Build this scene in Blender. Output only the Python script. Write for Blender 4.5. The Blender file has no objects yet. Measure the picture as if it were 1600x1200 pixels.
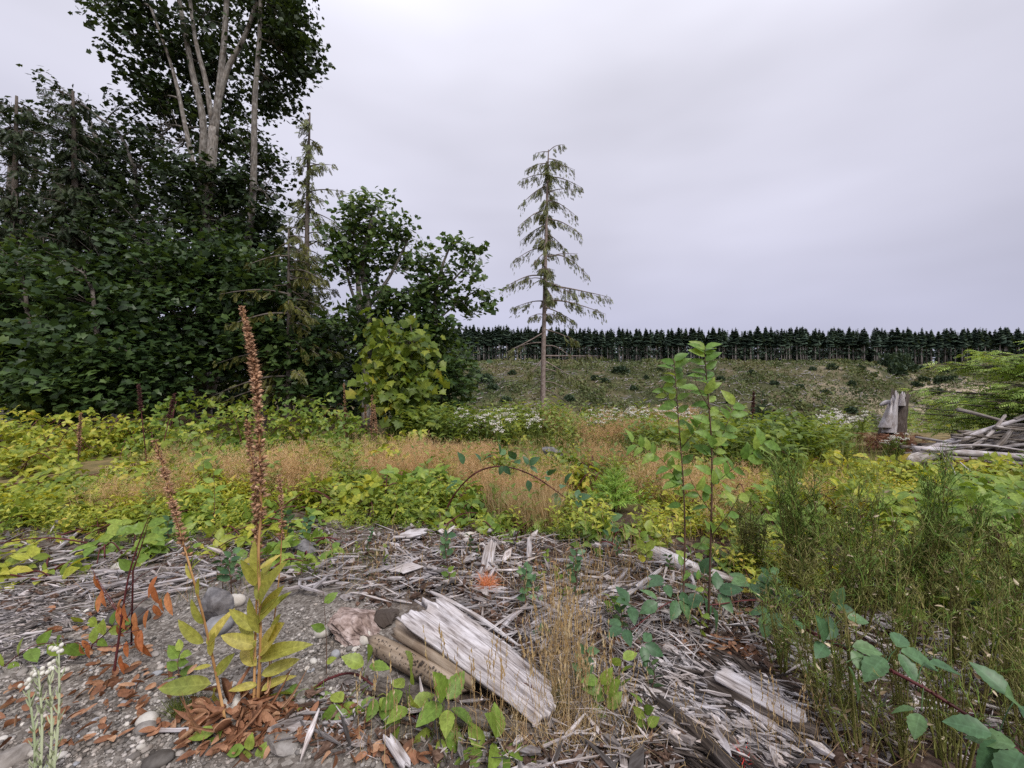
import bpy, math, random
import numpy as np
from mathutils import Vector, Matrix

rng = np.random.default_rng(11)
random.seed(11)
SC = bpy.context.scene
COL = SC.collection
W, F, CAMZ = 1600.0, 640.0, 1.25          # photograph width, focal length in its pixels, eye height

# ------------------------------------------------------------------ camera
cd = bpy.data.cameras.new('camera'); cam = bpy.data.objects.new('camera', cd); COL.objects.link(cam)
cam.location = (0, 0, CAMZ); cam.rotation_euler = (math.pi/2, 0, 0)
cd.sensor_width = 36; cd.lens = 36*F/W; cd.clip_start = .05; cd.clip_end = 6000
SC.camera = cam

# ------------------------------------------------------------------ sky, sun, exposure
SUN_EL, SUN_AZ = math.radians(52), math.radians(150)
w = bpy.data.worlds.new('World'); SC.world = w; w.use_nodes = True
nt = w.node_tree; nt.nodes.clear()
def N(nt, t, **k):
    n = nt.nodes.new(t)
    for a, b in k.items(): setattr(n, a, b)
    return n
out = N(nt, 'ShaderNodeOutputWorld')
sky = N(nt, 'ShaderNodeTexSky', sky_type='NISHITA'); sky.sun_disc = False
sky.sun_elevation = SUN_EL; sky.sun_rotation = SUN_AZ
b1 = N(nt, 'ShaderNodeBackground'); b1.inputs[1].default_value = .05
b2 = N(nt, 'ShaderNodeBackground'); b2.inputs[1].default_value = .50
nt.links.new(sky.outputs[0], b1.inputs[0])
tc = N(nt, 'ShaderNodeTexCoord')
sep = N(nt, 'ShaderNodeSeparateXYZ'); nt.links.new(tc.outputs['Generated'], sep.inputs[0])
rp = N(nt, 'ShaderNodeValToRGB'); cr = rp.color_ramp          # cloud deck by elevation
cr.elements[0].position = .0; cr.elements[0].color = (.455, .462, .60, 1)
cr.elements[1].position = 1.0; cr.elements[1].color = (1.18, 1.18, 1.28, 1)
for p_, c_ in ((.12, (.50, .503, .645, 1)), (.3, (.605, .602, .725, 1)), (.55, (.75, .745, .86, 1))):
    e = cr.elements.new(p_); e.color = c_
nt.links.new(sep.outputs['Z'], rp.inputs[0])
mp = N(nt, 'ShaderNodeMapping'); mp.inputs['Scale'].default_value = (1, 1, 3.2)
nt.links.new(tc.outputs['Generated'], mp.inputs[0])
nz = N(nt, 'ShaderNodeTexNoise'); nz.inputs['Scale'].default_value = 1.5; nz.inputs['Detail'].default_value = 3; nz.inputs['Roughness'].default_value = .45
nt.links.new(mp.outputs[0], nz.inputs['Vector'])
mr = N(nt, 'ShaderNodeMapRange'); mr.inputs[1].default_value = .3; mr.inputs[2].default_value = .72; mr.inputs[3].default_value = .84; mr.inputs[4].default_value = 1.14
nt.links.new(nz.outputs[0], mr.inputs[0])
mx = N(nt, 'ShaderNodeVectorMath', operation='SCALE'); nt.links.new(rp.outputs[0], mx.inputs[0]); nt.links.new(mr.outputs[0], mx.inputs['Scale'])
nt.links.new(mx.outputs[0], b2.inputs[0])
ad = N(nt, 'ShaderNodeMixShader'); ad.inputs[0].default_value = .97
nt.links.new(b1.outputs[0], ad.inputs[1]); nt.links.new(b2.outputs[0], ad.inputs[2])
nt.links.new(ad.outputs[0], out.inputs[0])
sl = bpy.data.lights.new('sun', 'SUN'); sl.energy = 1.5; sl.angle = math.radians(22); sl.color = (1, .96, .90)
so = bpy.data.objects.new('sun', sl); COL.objects.link(so)
dirv = Vector((math.sin(SUN_AZ)*math.cos(SUN_EL), math.cos(SUN_AZ)*math.cos(SUN_EL), math.sin(SUN_EL)))
so.rotation_euler = dirv.to_track_quat('Z', 'Y').to_euler(); so.location = (0, -5, 30)
vs = SC.view_settings; SC.display_settings.display_device = 'sRGB'
vs.view_transform = 'Standard'; vs.look = 'None'; vs.gamma = 1; vs.use_curve_mapping = False; vs.exposure = 1.08
SC.cycles.max_bounces = 5; SC.cycles.diffuse_bounces = 3; SC.cycles.glossy_bounces = 2
SC.cycles.transmission_bounces = 4; SC.cycles.transparent_max_bounces = 4
SC.cycles.caustics_reflective = SC.cycles.caustics_refractive = False
SC.cycles.use_denoising = False
SC.cycles.use_adaptive_sampling = False

# ------------------------------------------------------------------ small maths 
def sm(a, b, x):
    t = np.clip((np.asarray(x, float)-a)/(b-a), 0, 1); return t*t*(3-2*t)
def _h(ix, iy, s):
    n = (ix*374761393 + iy*668265263 + s*974634777) & 0xffffffff
    n = ((n ^ (n >> 13))*1274126177) & 0xffffffff
    return ((n ^ (n >> 16)) & 0xffff)/65535.0
def vnoise(x, y, s=0):
    x = np.asarray(x, float); y = np.asarray(y, float)
    ix = np.floor(x).astype(np.int64); iy = np.floor(y).astype(np.int64)
    fx = x-ix; fy = y-iy; fx = fx*fx*(3-2*fx); fy = fy*fy*(3-2*fy)
    a = _h(ix, iy, s); b = _h(ix+1, iy, s); c = _h(ix, iy+1, s); d = _h(ix+1, iy+1, s)
    return (a*(1-fx)+b*fx)*(1-fy)+(c*(1-fx)+d*fx)*fy
def fbm(x, y, s=0, o=4):
    r = 0; a = .5; 
    for k in range(o):
        r = r+a*(vnoise(np.asarray(x)*2**k+k*17.3, np.asarray(y)*2**k-k*9.1, s+k)-.5); a *= .55
    return r
def hgt(x, y):
    """height of the land at (x, y) in metres"""
    x = np.asarray(x, float); y = np.asarray(y, float)
    u = x/np.maximum(y, 1.0); fwd = sm(-.5, 3, y)
    h = .09*fbm(x*.55, y*.55, 1)+.05*fbm(x*2.2, y*2.2, 5)*np.exp(-(x*x+y*y)/300)
    h = h+.016*fbm(x*9, y*9, 8, 2)*np.exp(-(x*x+y*y)/30)
    h = h+.10*np.exp(-((x-.2)/1.3)**2-((y-2.6)/1.1)**2)-.03*np.exp(-((x+1.6)/1.0)**2-((y-1.6)/.8)**2)
    left = sm(-.42, -.16, u)*fwd
    r = sm(1.12, 1.45, u)
    drop = (sm(9, 62, y)*13.0+sm(10, 20, y)*.5)*left*(1-.55*r)
    rise = (sm(135, 252, y)*27.5)*left*(1-.4*r)
    gul = np.exp(-((u-.98-.0004*(y-200))/.10)**2)*sm(60, 130, y)*(1-sm(200, 330, y))*8.0
    flat = sm(230, 320, y)*3.2+sm(320, 900, y)*4
    far = (1.9*fbm(x/26, y/26, 3, 5)+.9*fbm(x/9, y/9, 33, 3))*sm(60, 110, y)*(1-sm(235, 262, y))+.8*fbm(x/60, y/60, 12)*sm(240, 300, y)
    return h-drop+rise-gul*left+flat*fwd+far*2.0
def ground_px(px, py):
    """where the sight line through photograph pixel (px, py) meets the land near by"""
    px = np.asarray(px, float); py = np.asarray(py, float)
    d = F*CAMZ/np.maximum(py-600, 12)
    for _ in range(8): d = .5*d+.5*F*(CAMZ-hgt((px-800)/F*d, d))/np.maximum(py-600, 12)
    x = (px-800)/F*d
    return np.stack([x, d, hgt(x, d)], -1)
def G(px, py): return Vector(ground_px(px, py))
def P(px, py, d): return Vector(((px-800)/F*d, d, CAMZ-(py-600)/F*d))
def lift(px, py, h):
    p = ground_px(px, py); return P(px, py, p[1]-h*p[1]/CAMZ)
def GD(px, d):
    x = (px-800)/F*d; return Vector((x, d, float(hgt(x, d))))

def nrm(a):
    a = np.asarray(a, float); return a/np.maximum(np.linalg.norm(a, axis=-1, keepdims=True), 1e-9)
def frames(d, n, s):
    """matrices whose columns are side, direction, normal, scaled by s (k,) or (k,3)"""
    d = nrm(d); x = nrm(np.cross(d, n)); z = np.cross(x, d)
    R = np.stack([x, d, z], -1); s = np.asarray(s, float)
    if s.ndim == 0: s = np.full(len(d), float(s))
    return R*(s[:, None, None] if s.ndim == 1 else s[:, None, :])
def rdir(k, zlo=-1, zhi=1):
    a = rng.uniform(0, 2*math.pi, k); z = rng.uniform(zlo, zhi, k); r = np.sqrt(np.maximum(1-z*z, 0))
    return np.stack([r*np.cos(a), r*np.sin(a), z], -1)
def smooth(pts, m=6):
    pts = [np.asarray(p, float) for p in pts]; q = [2*pts[0]-pts[1]]+pts+[2*pts[-1]-pts[-2]]; o = []
    for i in range(1, len(q)-2):
        for j in range(m):
            t = j/m
            o.append(.5*((2*q[i])+(-q[i-1]+q[i+1])*t+(2*q[i-1]-5*q[i]+4*q[i+1]-q[i+2])*t*t+(-q[i-1]+3*q[i]-3*q[i+1]+q[i+2])*t**3))
    o.append(pts[-1]); return np.array(o)

# ------------------------------------------------------------------ mesh collector
class MB:
    def __init__(s): s.V = []; s.T = []; s.Q = []; s.U = []; s.n = 0
    def add(s, v, t=None, q=None, uv=None):
        v = np.asarray(v, float).reshape(-1, 3)
        if t is not None and len(t): s.T.append(np.asarray(t, np.int64).reshape(-1, 3)+s.n)
        if q is not None and len(q): s.Q.append(np.asarray(q, np.int64).reshape(-1, 4)+s.n)
        s.U.append(np.zeros((len(v), 2)) if uv is None else np.asarray(uv, float)); s.V.append(v); s.n += len(v); return s
    def scatter(s, tpl, R, p):
        tv, t, q, uv = tpl; k = len(p)
        if k == 0: return s
        v = np.einsum('kij,nj->kni', R, tv)+np.asarray(p)[:, None]
        off = (np.arange(k)*len(tv))[:, None, None]
        T = (np.asarray(t, np.int64).reshape(1, -1, 3)+off).reshape(-1, 3) if len(t) else None
        Q = (np.asarray(q, np.int64).reshape(1, -1, 4)+off).reshape(-1, 4) if len(q) else None
        U = np.tile(uv, (k, 1))
        if s.juv: U = U+np.repeat(rng.uniform(0, 50, (k, 2)), len(tv), 0)
        return s.add(v.reshape(-1, 3), T, Q, U)
    juv = False
    def tube(s, pts, rad, n=6, cap=True):
        pts = np.asarray(pts, float); k = len(pts); rad = np.broadcast_to(np.asarray(rad, float), (k,))
        tg = nrm(np.gradient(pts, axis=0)); ref = np.array([.31, .17, 1.0]) if abs(tg[0][2]) < .8 else np.array([1.0, .2, .1])
        V = []; U = []; L = 0; u0, v0 = rng.uniform(0, 50, 2)
        a = np.linspace(0, 2*math.pi, n+1)
        for i in range(k):
            x = nrm(ref-tg[i]*np.dot(ref, tg[i])); y = np.cross(tg[i], x); ref = x
            if i: L += np.linalg.norm(pts[i]-pts[i-1])
            V.append(pts[i]+rad[i]*(np.cos(a)[:, None]*x+np.sin(a)[:, None]*y))
            U.append(np.stack([np.full(n+1, u0+L), v0+a/(2*math.pi)*max(rad.max(), .002)*6], -1))
        q = [(i*(n+1)+j, i*(n+1)+j+1, (i+1)*(n+1)+j+1, (i+1)*(n+1)+j) for i in range(k-1) for j in range(n)]
        V = np.concatenate(V); U = np.concatenate(U); t = []
        if cap:
            b = len(V); V = np.concatenate([V, [pts[0], pts[-1]]]); U = np.concatenate([U, [[u0, v0], [u0+L, v0]]])
            t = [(b, j+1, j) for j in range(n)]+[(b+1, (k-1)*(n+1)+j, (k-1)*(n+1)+j+1) for j in range(n)]
        return s.add(V, t, q, U)
    def mesh(s, name, mat, flat=False, origin=None):
        V = np.concatenate(s.V) if s.V else np.zeros((0, 3))
        if origin is not None: V = V-np.asarray(origin, float)
        U = np.concatenate(s.U) if s.U else np.zeros((0, 2))
        T = np.concatenate(s.T) if s.T else np.zeros((0, 3), np.int64); Q = np.concatenate(s.Q) if s.Q else np.zeros((0, 4), np.int64)
        me = bpy.data.meshes.new(name); lv = np.concatenate([T.ravel(), Q.ravel()]).astype(np.int32)
        me.vertices.add(len(V)); me.vertices.foreach_set('co', V.astype(np.float32).ravel())
        me.loops.add(len(lv)); me.loops.foreach_set('vertex_index', lv)
        st = np.concatenate([np.arange(len(T))*3, len(T)*3+np.arange(len(Q))*4]).astype(np.int32)
        me.polygons.add(len(st)); me.polygons.foreach_set('loop_start', st)
        me.polygons.foreach_set('loop_total', np.concatenate([np.full(len(T), 3), np.full(len(Q), 4)]).astype(np.int32))
        me.update(calc_edges=True)
        uvl = me.uv_layers.new(name='UVMap'); uvl.data.foreach_set('uv', U[lv].astype(np.float32).ravel())
        me.polygons.foreach_set('use_smooth', np.full(len(st), not flat))
        me.materials.append(mat); me.validate(); return me
    def build(s, name, mat, parent=None, origin=None, flat=False):
        return obj(name, s.mesh(name, mat, flat, origin), parent)

# ------------------------------------------------------------------ objects
def obj(name, me, parent=None, M=None, label=None):
    o = bpy.data.objects.new(name, me); COL.objects.link(o)
    if parent is not None: o.parent = parent
    if M is not None: o.matrix_basis = M
    if label: o['label'] = label
    return o
def tag(o, label, cat, group=None):
    o['label'] = label; o['category'] = cat
    if group: o['group'] = group
    return o
def thing(name, label, cat, loc, group=None):
    o = bpy.data.objects.new(name, None); COL.objects.link(o); o.location = loc; o.empty_display_size = .1
    return tag(o, label, cat, group)
def stuff(o, label=None):
    o['kind'] = 'stuff'
    if label: o['label'] = label
    return o
def M4(R, p):
    m = Matrix([list(R[i])+[p[i]] for i in range(3)]+[[0, 0, 0, 1]]); return m
def clone(root, M=None, label=None):
    r = root.copy(); COL.objects.link(r)
    if M is not None: r.matrix_basis = M
    if label: r['label'] = label
    for ch in root.children:
        c = ch.copy(); COL.objects.link(c); c.parent = r
        for g in ch.children:
            d = g.copy(); COL.objects.link(d); d.parent = c
    return r

# ------------------------------------------------------------------ materials
def ramp(nt, cols):
    r = N(nt, 'ShaderNodeValToRGB'); c = r.color_ramp
    c.elements[0].position = cols[0][0]; c.elements[0].color = (*cols[0][1], 1)
    c.elements[1].position = cols[-1][0]; c.elements[1].color = (*cols[-1][1], 1)
    for p, q in cols[1:-1]: e = c.elements.new(p); e.color = (*q, 1)
    return r
def math_(nt, op, a, b=None):
    m = N(nt, 'ShaderNodeMath', operation=op)
    for i, v in enumerate((a, b)):
        if v is None: continue
        if isinstance(v, (int, float)): m.inputs[i].default_value = v
        else: nt.links.new(v, m.inputs[i])
    return m.outputs[0]
def newmat(name):
    m = bpy.data.materials.new(name); m.use_nodes = True; m.node_tree.nodes.clear(); nt = m.node_tree
    return m, nt, N(nt, 'ShaderNodeOutputMaterial')
def rnd(nt):
    g = N(nt, 'ShaderNodeNewGeometry'); oi = N(nt, 'ShaderNodeObjectInfo')
    return math_(nt, 'FRACT', math_(nt, 'ADD', g.outputs['Random Per Island'], oi.outputs['Random']))
def leaf_mat(name, cols, trans=.3, rough=.5, nscale=.8, nmix=.4, spec=.3, veins=True, tcol=1.25, tint=(1.35, 1.2, .6)):
    m, nt, o = newmat(name)
    tc = N(nt, 'ShaderNodeTexCoord'); g = N(nt, 'ShaderNodeNewGeometry')
    nz = N(nt, 'ShaderNodeTexNoise'); nz.inputs['Scale'].default_value = nscale; nz.inputs['Detail'].default_value = 2
    nt.links.new(g.outputs['Position'], nz.inputs['Vector'])
    nn = math_(nt, 'MULTIPLY_ADD', nz.outputs[0], 2.2); nn.node.inputs[2].default_value = -.6
    v = math_(nt, 'ADD', math_(nt, 'MULTIPLY', rnd(nt), 1-nmix), math_(nt, 'MULTIPLY', nn, nmix))
    r = ramp(nt, cols); nt.links.new(v, r.inputs[0]); c = r.outputs[0]
    if veins:
        sp = N(nt, 'ShaderNodeSeparateXYZ'); nt.links.new(tc.outputs['UV'], sp.inputs[0])
        ax = math_(nt, 'ABSOLUTE', sp.outputs[0])
        mid = math_(nt, 'LESS_THAN', ax, .07)
        sv = math_(nt, 'SINE', math_(nt, 'MULTIPLY', math_(nt, 'SUBTRACT', sp.outputs[1], math_(nt, 'MULTIPLY', ax, .16)), 48.0))
        sv = math_(nt, 'MULTIPLY', math_(nt, 'GREATER_THAN', sv, .78), .55)
        vv = math_(nt, 'MULTIPLY', math_(nt, 'MAXIMUM', mid, sv), .45)
        br = N(nt, 'ShaderNodeMixRGB', blend_type='MULTIPLY'); nt.links.new(vv, br.inputs[0]); nt.links.new(c, br.inputs[1]); br.inputs[2].default_value = (1.5, 1.45, 1.7, 1)
        n2 = N(nt, 'ShaderNodeTexNoise'); n2.inputs['Scale'].default_value = 60; n2.inputs['Detail'].default_value = 3; nt.links.new(g.outputs['Position'], n2.inputs['Vector'])
        b3 = N(nt, 'ShaderNodeMixRGB', blend_type='MULTIPLY'); b3.inputs[0].default_value = 1; nt.links.new(br.outputs[0], b3.inputs[1])
        r2 = ramp(nt, [(.3, (.72, .70, .66)), (.7, (1.2, 1.2, 1.15))]); nt.links.new(n2.outputs[0], r2.inputs[0]); nt.links.new(r2.outputs[0], b3.inputs[2])
        c = b3.outputs[0]
    bs = N(nt, 'ShaderNodeBsdfPrincipled'); bs.inputs['Roughness'].default_value = rough; bs.inputs['Specular IOR Level'].default_value = spec
    nt.links.new(c, bs.inputs['Base Color'])
    tl = N(nt, 'ShaderNodeBsdfTranslucent'); tm = N(nt, 'ShaderNodeMixRGB', blend_type='MULTIPLY'); tm.inputs[0].default_value = 1
    nt.links.new(c, tm.inputs[1]); tm.inputs[2].default_value = (tint[0]*tcol, tint[1]*tcol, tint[2]*tcol, 1); nt.links.new(tm.outputs[0], tl.inputs[0])
    mx = N(nt, 'ShaderNodeMixShader'); mx.inputs[0].default_value = trans
    nt.links.new(bs.outputs[0], mx.inputs[1]); nt.links.new(tl.outputs[0], mx.inputs[2]); nt.links.new(mx.outputs[0], o.inputs[0])
    return m
def grain_mat(name, cols, su=6, sv=90, rmin=.7, rmax=1.15, rough=.85, bump=.5, coord='UV', dist=.004, tint=None):
    """weathered wood, bark, dry stems: grain runs along u of the uv map (metres)"""
    m, nt, o = newmat(name)
    tc = N(nt, 'ShaderNodeTexCoord'); mp = N(nt, 'ShaderNodeMapping')
    mp.inputs['Scale'].default_value = (su, sv, sv) if coord == 'UV' else (su, su, su); nt.links.new(tc.outputs[coord], mp.inputs[0])
    nz = N(nt, 'ShaderNodeTexNoise'); nz.inputs['Scale'].default_value = 1; nz.inputs['Detail'].default_value = 7; nz.inputs['Roughness'].default_value = .62
    nt.links.new(mp.outputs[0], nz.inputs['Vector'])
    r = ramp(nt, cols); nt.links.new(nz.outputs[0], r.inputs[0])
    mr = N(nt, 'ShaderNodeMapRange'); mr.inputs[3].default_value = rmin; mr.inputs[4].default_value = rmax; nt.links.new(rnd(nt), mr.inputs[0])
    g = N(nt, 'ShaderNodeNewGeometry'); n2 = N(nt, 'ShaderNodeTexNoise'); n2.inputs['Scale'].default_value = 9; n2.inputs['Detail'].default_value = 4
    nt.links.new(g.outputs['Position'], n2.inputs['Vector'])
    r2 = ramp(nt, [(.3, (.68, .62, .57)), (.62, (1.08, 1.08, 1.1))]); nt.links.new(n2.outputs[0], r2.inputs[0])
    a = N(nt, 'ShaderNodeMixRGB', blend_type='MULTIPLY'); a.inputs[0].default_value = 1; nt.links.new(r.outputs[0], a.inputs[1]); nt.links.new(r2.outputs[0], a.inputs[2])
    b = N(nt, 'ShaderNodeVectorMath', operation='SCALE'); nt.links.new(a.outputs[0], b.inputs[0]); nt.links.new(mr.outputs[0], b.inputs['Scale'])
    bs = N(nt, 'ShaderNodeBsdfPrincipled'); bs.inputs['Roughness'].default_value = rough; bs.inputs['Specular IOR Level'].default_value = .2
    nt.links.new(b.outputs[0], bs.inputs['Base Color'])
    bp = N(nt, 'ShaderNodeBump'); bp.inputs['Strength'].default_value = bump; bp.inputs['Distance'].default_value = dist
    nt.links.new(nz.outputs[0], bp.inputs['Height']); nt.links.new(bp.outputs[0], bs.inputs['Normal'])
    nt.links.new(bs.outputs[0], o.inputs[0]); return m

WOOD = [(.28, (.07, .06, .057)), (.42, (.27, .245, .25)), (.55, (.45, .425, .44)), (.75, (.60, .575, .595))]
m_wood = grain_mat('weathered_grey_wood', WOOD, 5, 110, .55, 1.12)
m_chip = grain_mat('weathered_wood_chips', [(.28, (.07, .056, .048)), (.44, (.34, .30, .29)), (.7, (.68, .65, .66))], 8, 220, .10, 1.22, bump=.3, dist=.002)
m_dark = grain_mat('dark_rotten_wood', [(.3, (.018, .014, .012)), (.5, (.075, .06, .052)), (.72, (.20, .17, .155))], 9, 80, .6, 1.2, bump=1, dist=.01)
m_tan = grain_mat('pale_tan_log_wood', [(.3, (.14, .10, .07)), (.5, (.30, .235, .175)), (.72, (.44, .36, .29))], 5, 40, .85, 1.1, bump=.6)
m_barkg = grain_mat('grey_brown_bark', [(.3, (.035, .028, .024)), (.5, (.13, .11, .095)), (.72, (.27, .245, .225))], 14, 60, .8, 1.15, bump=1, dist=.02)
m_conbark = grain_mat('pinkish_conifer_bark', [(.3, (.10, .075, .065)), (.5, (.235, .19, .17)), (.72, (.37, .31, .29))], 8, 40, .9, 1.1, bump=1, dist=.02)
m_maplebark = grain_mat('pale_maple_bark', [(.3, (.06, .055, .05)), (.5, (.19, .175, .16)), (.72, (.38, .36, .34))], 5, 16, .85, 1.1, bump=.6, dist=.01)
m_twig = grain_mat('brown_twig', [(.3, (.06, .035, .025)), (.7, (.17, .10, .07))], 12, 60, .8, 1.2)
m_cane = grain_mat('dark_red_bramble_cane', [(.3, (.045, .014, .014)), (.7, (.15, .04, .042))], 12, 60, .8, 1.2, rough=.5)
m_straw = grain_mat('orange_straw_stem', [(.3, (.30, .15, .055)), (.7, (.56, .34, .15))], 8, 90, .85, 1.15, rough=.7)
m_capsule = grain_mat('dry_brown_seed_capsules', [(.3, (.15, .075, .04)), (.5, (.38, .22, .13)), (.7, (.58, .41, .28))], 60, 0, .6, 1.3, coord='Object', dist=.002)
m_darkseed = grain_mat('dark_purple_brown_seed', [(.3, (.03, .014, .014)), (.7, (.13, .055, .05))], 40, 0, .7, 1.3, coord='Object', dist=.002)
m_stone = grain_mat('grey_gravel_stones', [(.3, (.155, .135, .12)), (.5, (.285, .262, .243)), (.72, (.45, .425, .40))], 22, 0, .25, 1.45, coord='Object', bump=.25, rough=.75, dist=.002)
m_pale = grain_mat('pale_stone', [(.3, (.42, .39, .35)), (.72, (.62, .60, .56))], 22, 0, .8, 1.1, coord='Object', bump=.2, rough=.7, dist=.002)
m_bluegrey = grain_mat('smooth_blue_grey_stone', [(.3, (.22, .23, .25)), (.72, (.36, .37, .40))], 30, 0, .9, 1.1, coord='Object', bump=.1, rough=.7, dist=.001)
m_darkrock = grain_mat('dark_porous_rock', [(.3, (.05, .048, .05)), (.5, (.13, .125, .13)), (.72, (.22, .215, .22))], 25, 0, .9, 1.1, coord='Object', bump=1, dist=.006)
m_rotpink = grain_mat('crumbling_pinkish_bark', [(.32, (.09, .06, .05)), (.5, (.28, .215, .195)), (.7, (.46, .385, .365))], 28, 0, .9, 1.1, coord='Object', bump=1, dist=.012)

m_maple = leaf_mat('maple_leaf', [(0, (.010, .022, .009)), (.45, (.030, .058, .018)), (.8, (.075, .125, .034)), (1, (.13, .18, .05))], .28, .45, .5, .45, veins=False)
m_mapledk = leaf_mat('shade_maple_leaf', [(0, (.010, .019, .009)), (.5, (.024, .043, .016)), (1, (.058, .090, .027))], .22, .5, .5, .45, veins=False)  # darker copy of maple_leaf: backlit canopy shade put into the colour
m_maplebrown = leaf_mat('bronzed_maple_leaf', [(0, (.016, .020, .010)), (.5, (.038, .042, .018)), (1, (.085, .085, .032))], .25, .5, .5, .5, veins=False)
m_mapleyel = leaf_mat('yellowing_maple_leaf', [(0, (.045, .080, .018)), (.5, (.125, .185, .028)), (.85, (.24, .275, .035)), (1, (.48, .33, .04))], .4, .45, 1.2, .35)
m_maplemid = leaf_mat('mid_green_maple_leaf', [(0, (.018, .038, .014)), (.5, (.052, .095, .027)), (1, (.14, .20, .052))], .3, .45, .6, .4, veins=False)
m_bram = leaf_mat('bramble_leaf', [(0, (.045, .095, .02)), (.45, (.13, .205, .036)), (.8, (.28, .33, .05)), (1, (.46, .40, .07))], .32, .42, 1.1, .5)
m_bramyel = leaf_mat('yellow_green_bramble_leaf', [(0, (.09, .155, .026)), (.45, (.24, .30, .042)), (.8, (.44, .44, .065)), (1, (.52, .34, .10))], .35, .45, 1.2, .4)
m_bramgrn = leaf_mat('fresh_green_bramble_leaf', [(0, (.075, .14, .026)), (.5, (.165, .26, .045)), (1, (.31, .37, .075))], .32, .45, 2, .35)
m_brambl = leaf_mat('blue_green_bramble_leaf', [(0, (.035, .085, .04)), (.6, (.075, .15, .07)), (1, (.13, .22, .09))], .22, .4, 3, .3)
m_alder = leaf_mat('alder_leaf', [(0, (.09, .19, .04)), (.6, (.17, .29, .065)), (1, (.30, .38, .08))], .42, .42, 4, .2)
m_foxleaf = leaf_mat('yellowing_lance_leaf', [(0, (.15, .20, .045)), (.5, (.33, .33, .07)), (1, (.55, .43, .12))], .35, .5, 6, .4)
m_orange = leaf_mat('wilted_orange_leaf', [(0, (.22, .07, .025)), (.5, (.42, .15, .06)), (1, (.52, .26, .12))], .2, .6, 6, .3)
m_deadleaf = leaf_mat('fallen_brown_leaf', [(0, (.10, .045, .024)), (.5, (.27, .125, .07)), (1, (.44, .27, .17))], .15, .65, 6, .2)
m_hem = leaf_mat('conifer_needles', [(0, (.055, .072, .027)), (.5, (.125, .145, .05)), (.85, (.20, .20, .07)), (1, (.29, .235, .09))], .2, .5, 1.5, .4, veins=False)
m_hemdk = leaf_mat('dark_conifer_needles', [(0, (.012, .022, .012)), (.5, (.030, .048, .022)), (1, (.075, .095, .036))], .2, .5, 1.5, .4, veins=False)
m_cedar = leaf_mat('olive_cedar_needles', [(0, (.035, .045, .013)), (.5, (.085, .095, .022)), (1, (.19, .17, .035))], .25, .5, 1.2, .4, veins=False)
m_fern = leaf_mat('bright_hemlock_needles', [(0, (.10, .18, .04)), (.5, (.23, .34, .07)), (1, (.38, .46, .12))], .3, .45, 1.2, .35, veins=False)
m_seedl = leaf_mat('young_fir_needles', [(0, (.10, .20, .035)), (.5, (.23, .37, .065)), (1, (.40, .52, .11))], .3, .45, 3, .3, veins=False)
m_fir = leaf_mat('far_fir_crown', [(0, (.032, .055, .043)), (.6, (.062, .098, .068)), (1, (.105, .145, .092))], .1, .6, .05, .3, veins=False)  # blacks lifted to blue-green: distance haze put into the crown colour
m_firbark = grain_mat('far_fir_bark', [(.3, (.24, .22, .205)), (.7, (.44, .41, .39))], 2, 10, .6, 1.2, bump=.2)
m_shrub = leaf_mat('dark_shrub_leaf', [(0, (.018, .034, .018)), (.6, (.036, .062, .030)), (1, (.075, .105, .045))], .15, .6, .3, .4, veins=False)
m_slope = leaf_mat('clearing_scrub', [(0, (.026, .038, .018)), (.25, (.058, .077, .029)), (.5, (.10, .13, .042)), (.7, (.155, .162, .063)), (.88, (.17, .135, .088)), (1, (.28, .24, .19))], .12, .7, .045, .62, veins=False)
m_tangrass = leaf_mat('tan_dry_grass', [(0, (.38, .205, .085)), (.5, (.60, .39, .195)), (1, (.72, .55, .34))], .3, .65, 1, .3, veins=False, tcol=1.0, tint=(1.05, 1, .9))
m_goldgrass = leaf_mat('golden_dry_grass', [(0, (.27, .16, .06)), (.5, (.47, .33, .16)), (1, (.66, .55, .35))], .3, .6, 1, .3, veins=False, tcol=1.0, tint=(1.05, 1, .85))
m_grass = leaf_mat('green_grass', [(0, (.06, .095, .022)), (.5, (.13, .165, .04)), (1, (.29, .27, .095))], .35, .55, 1, .4, veins=False)
m_weed = leaf_mat('green_weed_leaf', [(0, (.06, .105, .026)), (.5, (.15, .215, .048)), (.85, (.28, .32, .075)), (1, (.42, .36, .14))], .35, .5, .7, .5, veins=False)
m_broom = leaf_mat('green_broom_twig', [(0, (.085, .062, .026)), (.3, (.15, .135, .04)), (.6, (.19, .22, .05)), (.82, (.26, .22, .085)), (1, (.46, .35, .19))], .12, .5, 3, .35, veins=False)
m_broomtop = leaf_mat('bright_broom_shoot', [(0, (.10, .18, .036)), (.6, (.18, .285, .055)), (1, (.30, .37, .09))], .15, .5, 3, .3, veins=False)
m_pod = leaf_mat('pale_broom_pod', [(0, (.03, .025, .02)), (.45, (.22, .16, .09)), (1, (.66, .56, .40))], .1, .5, 5, .1, veins=False)
m_white = leaf_mat('white_flower', [(0, (.46, .42, .35)), (.5, (.68, .66, .60)), (1, (.80, .79, .75))], .2, .7, 2, .2, veins=False, tcol=.8)
m_pearl = leaf_mat('pale_woolly_stem', [(0, (.24, .29, .16)), (1, (.44, .47, .31))], .1, .8, 5, .3, veins=False)
m_bracken = leaf_mat('red_brown_bracken', [(0, (.07, .028, .016)), (.6, (.17, .075, .042)), (1, (.30, .16, .10))], .15, .7, 2, .3, veins=False)
m_orangeflag = leaf_mat('orange_marker_fibre', [(0, (.55, .17, .07)), (.6, (.74, .29, .13)), (1, (.80, .42, .25))], .25, .5, 8, .2, veins=False, tcol=.8)
m_redflag = leaf_mat('red_marker_tape', [(0, (.60, .03, .025)), (1, (.80, .07, .05))], .2, .4, 8, .2, veins=False, tcol=.7)
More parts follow.
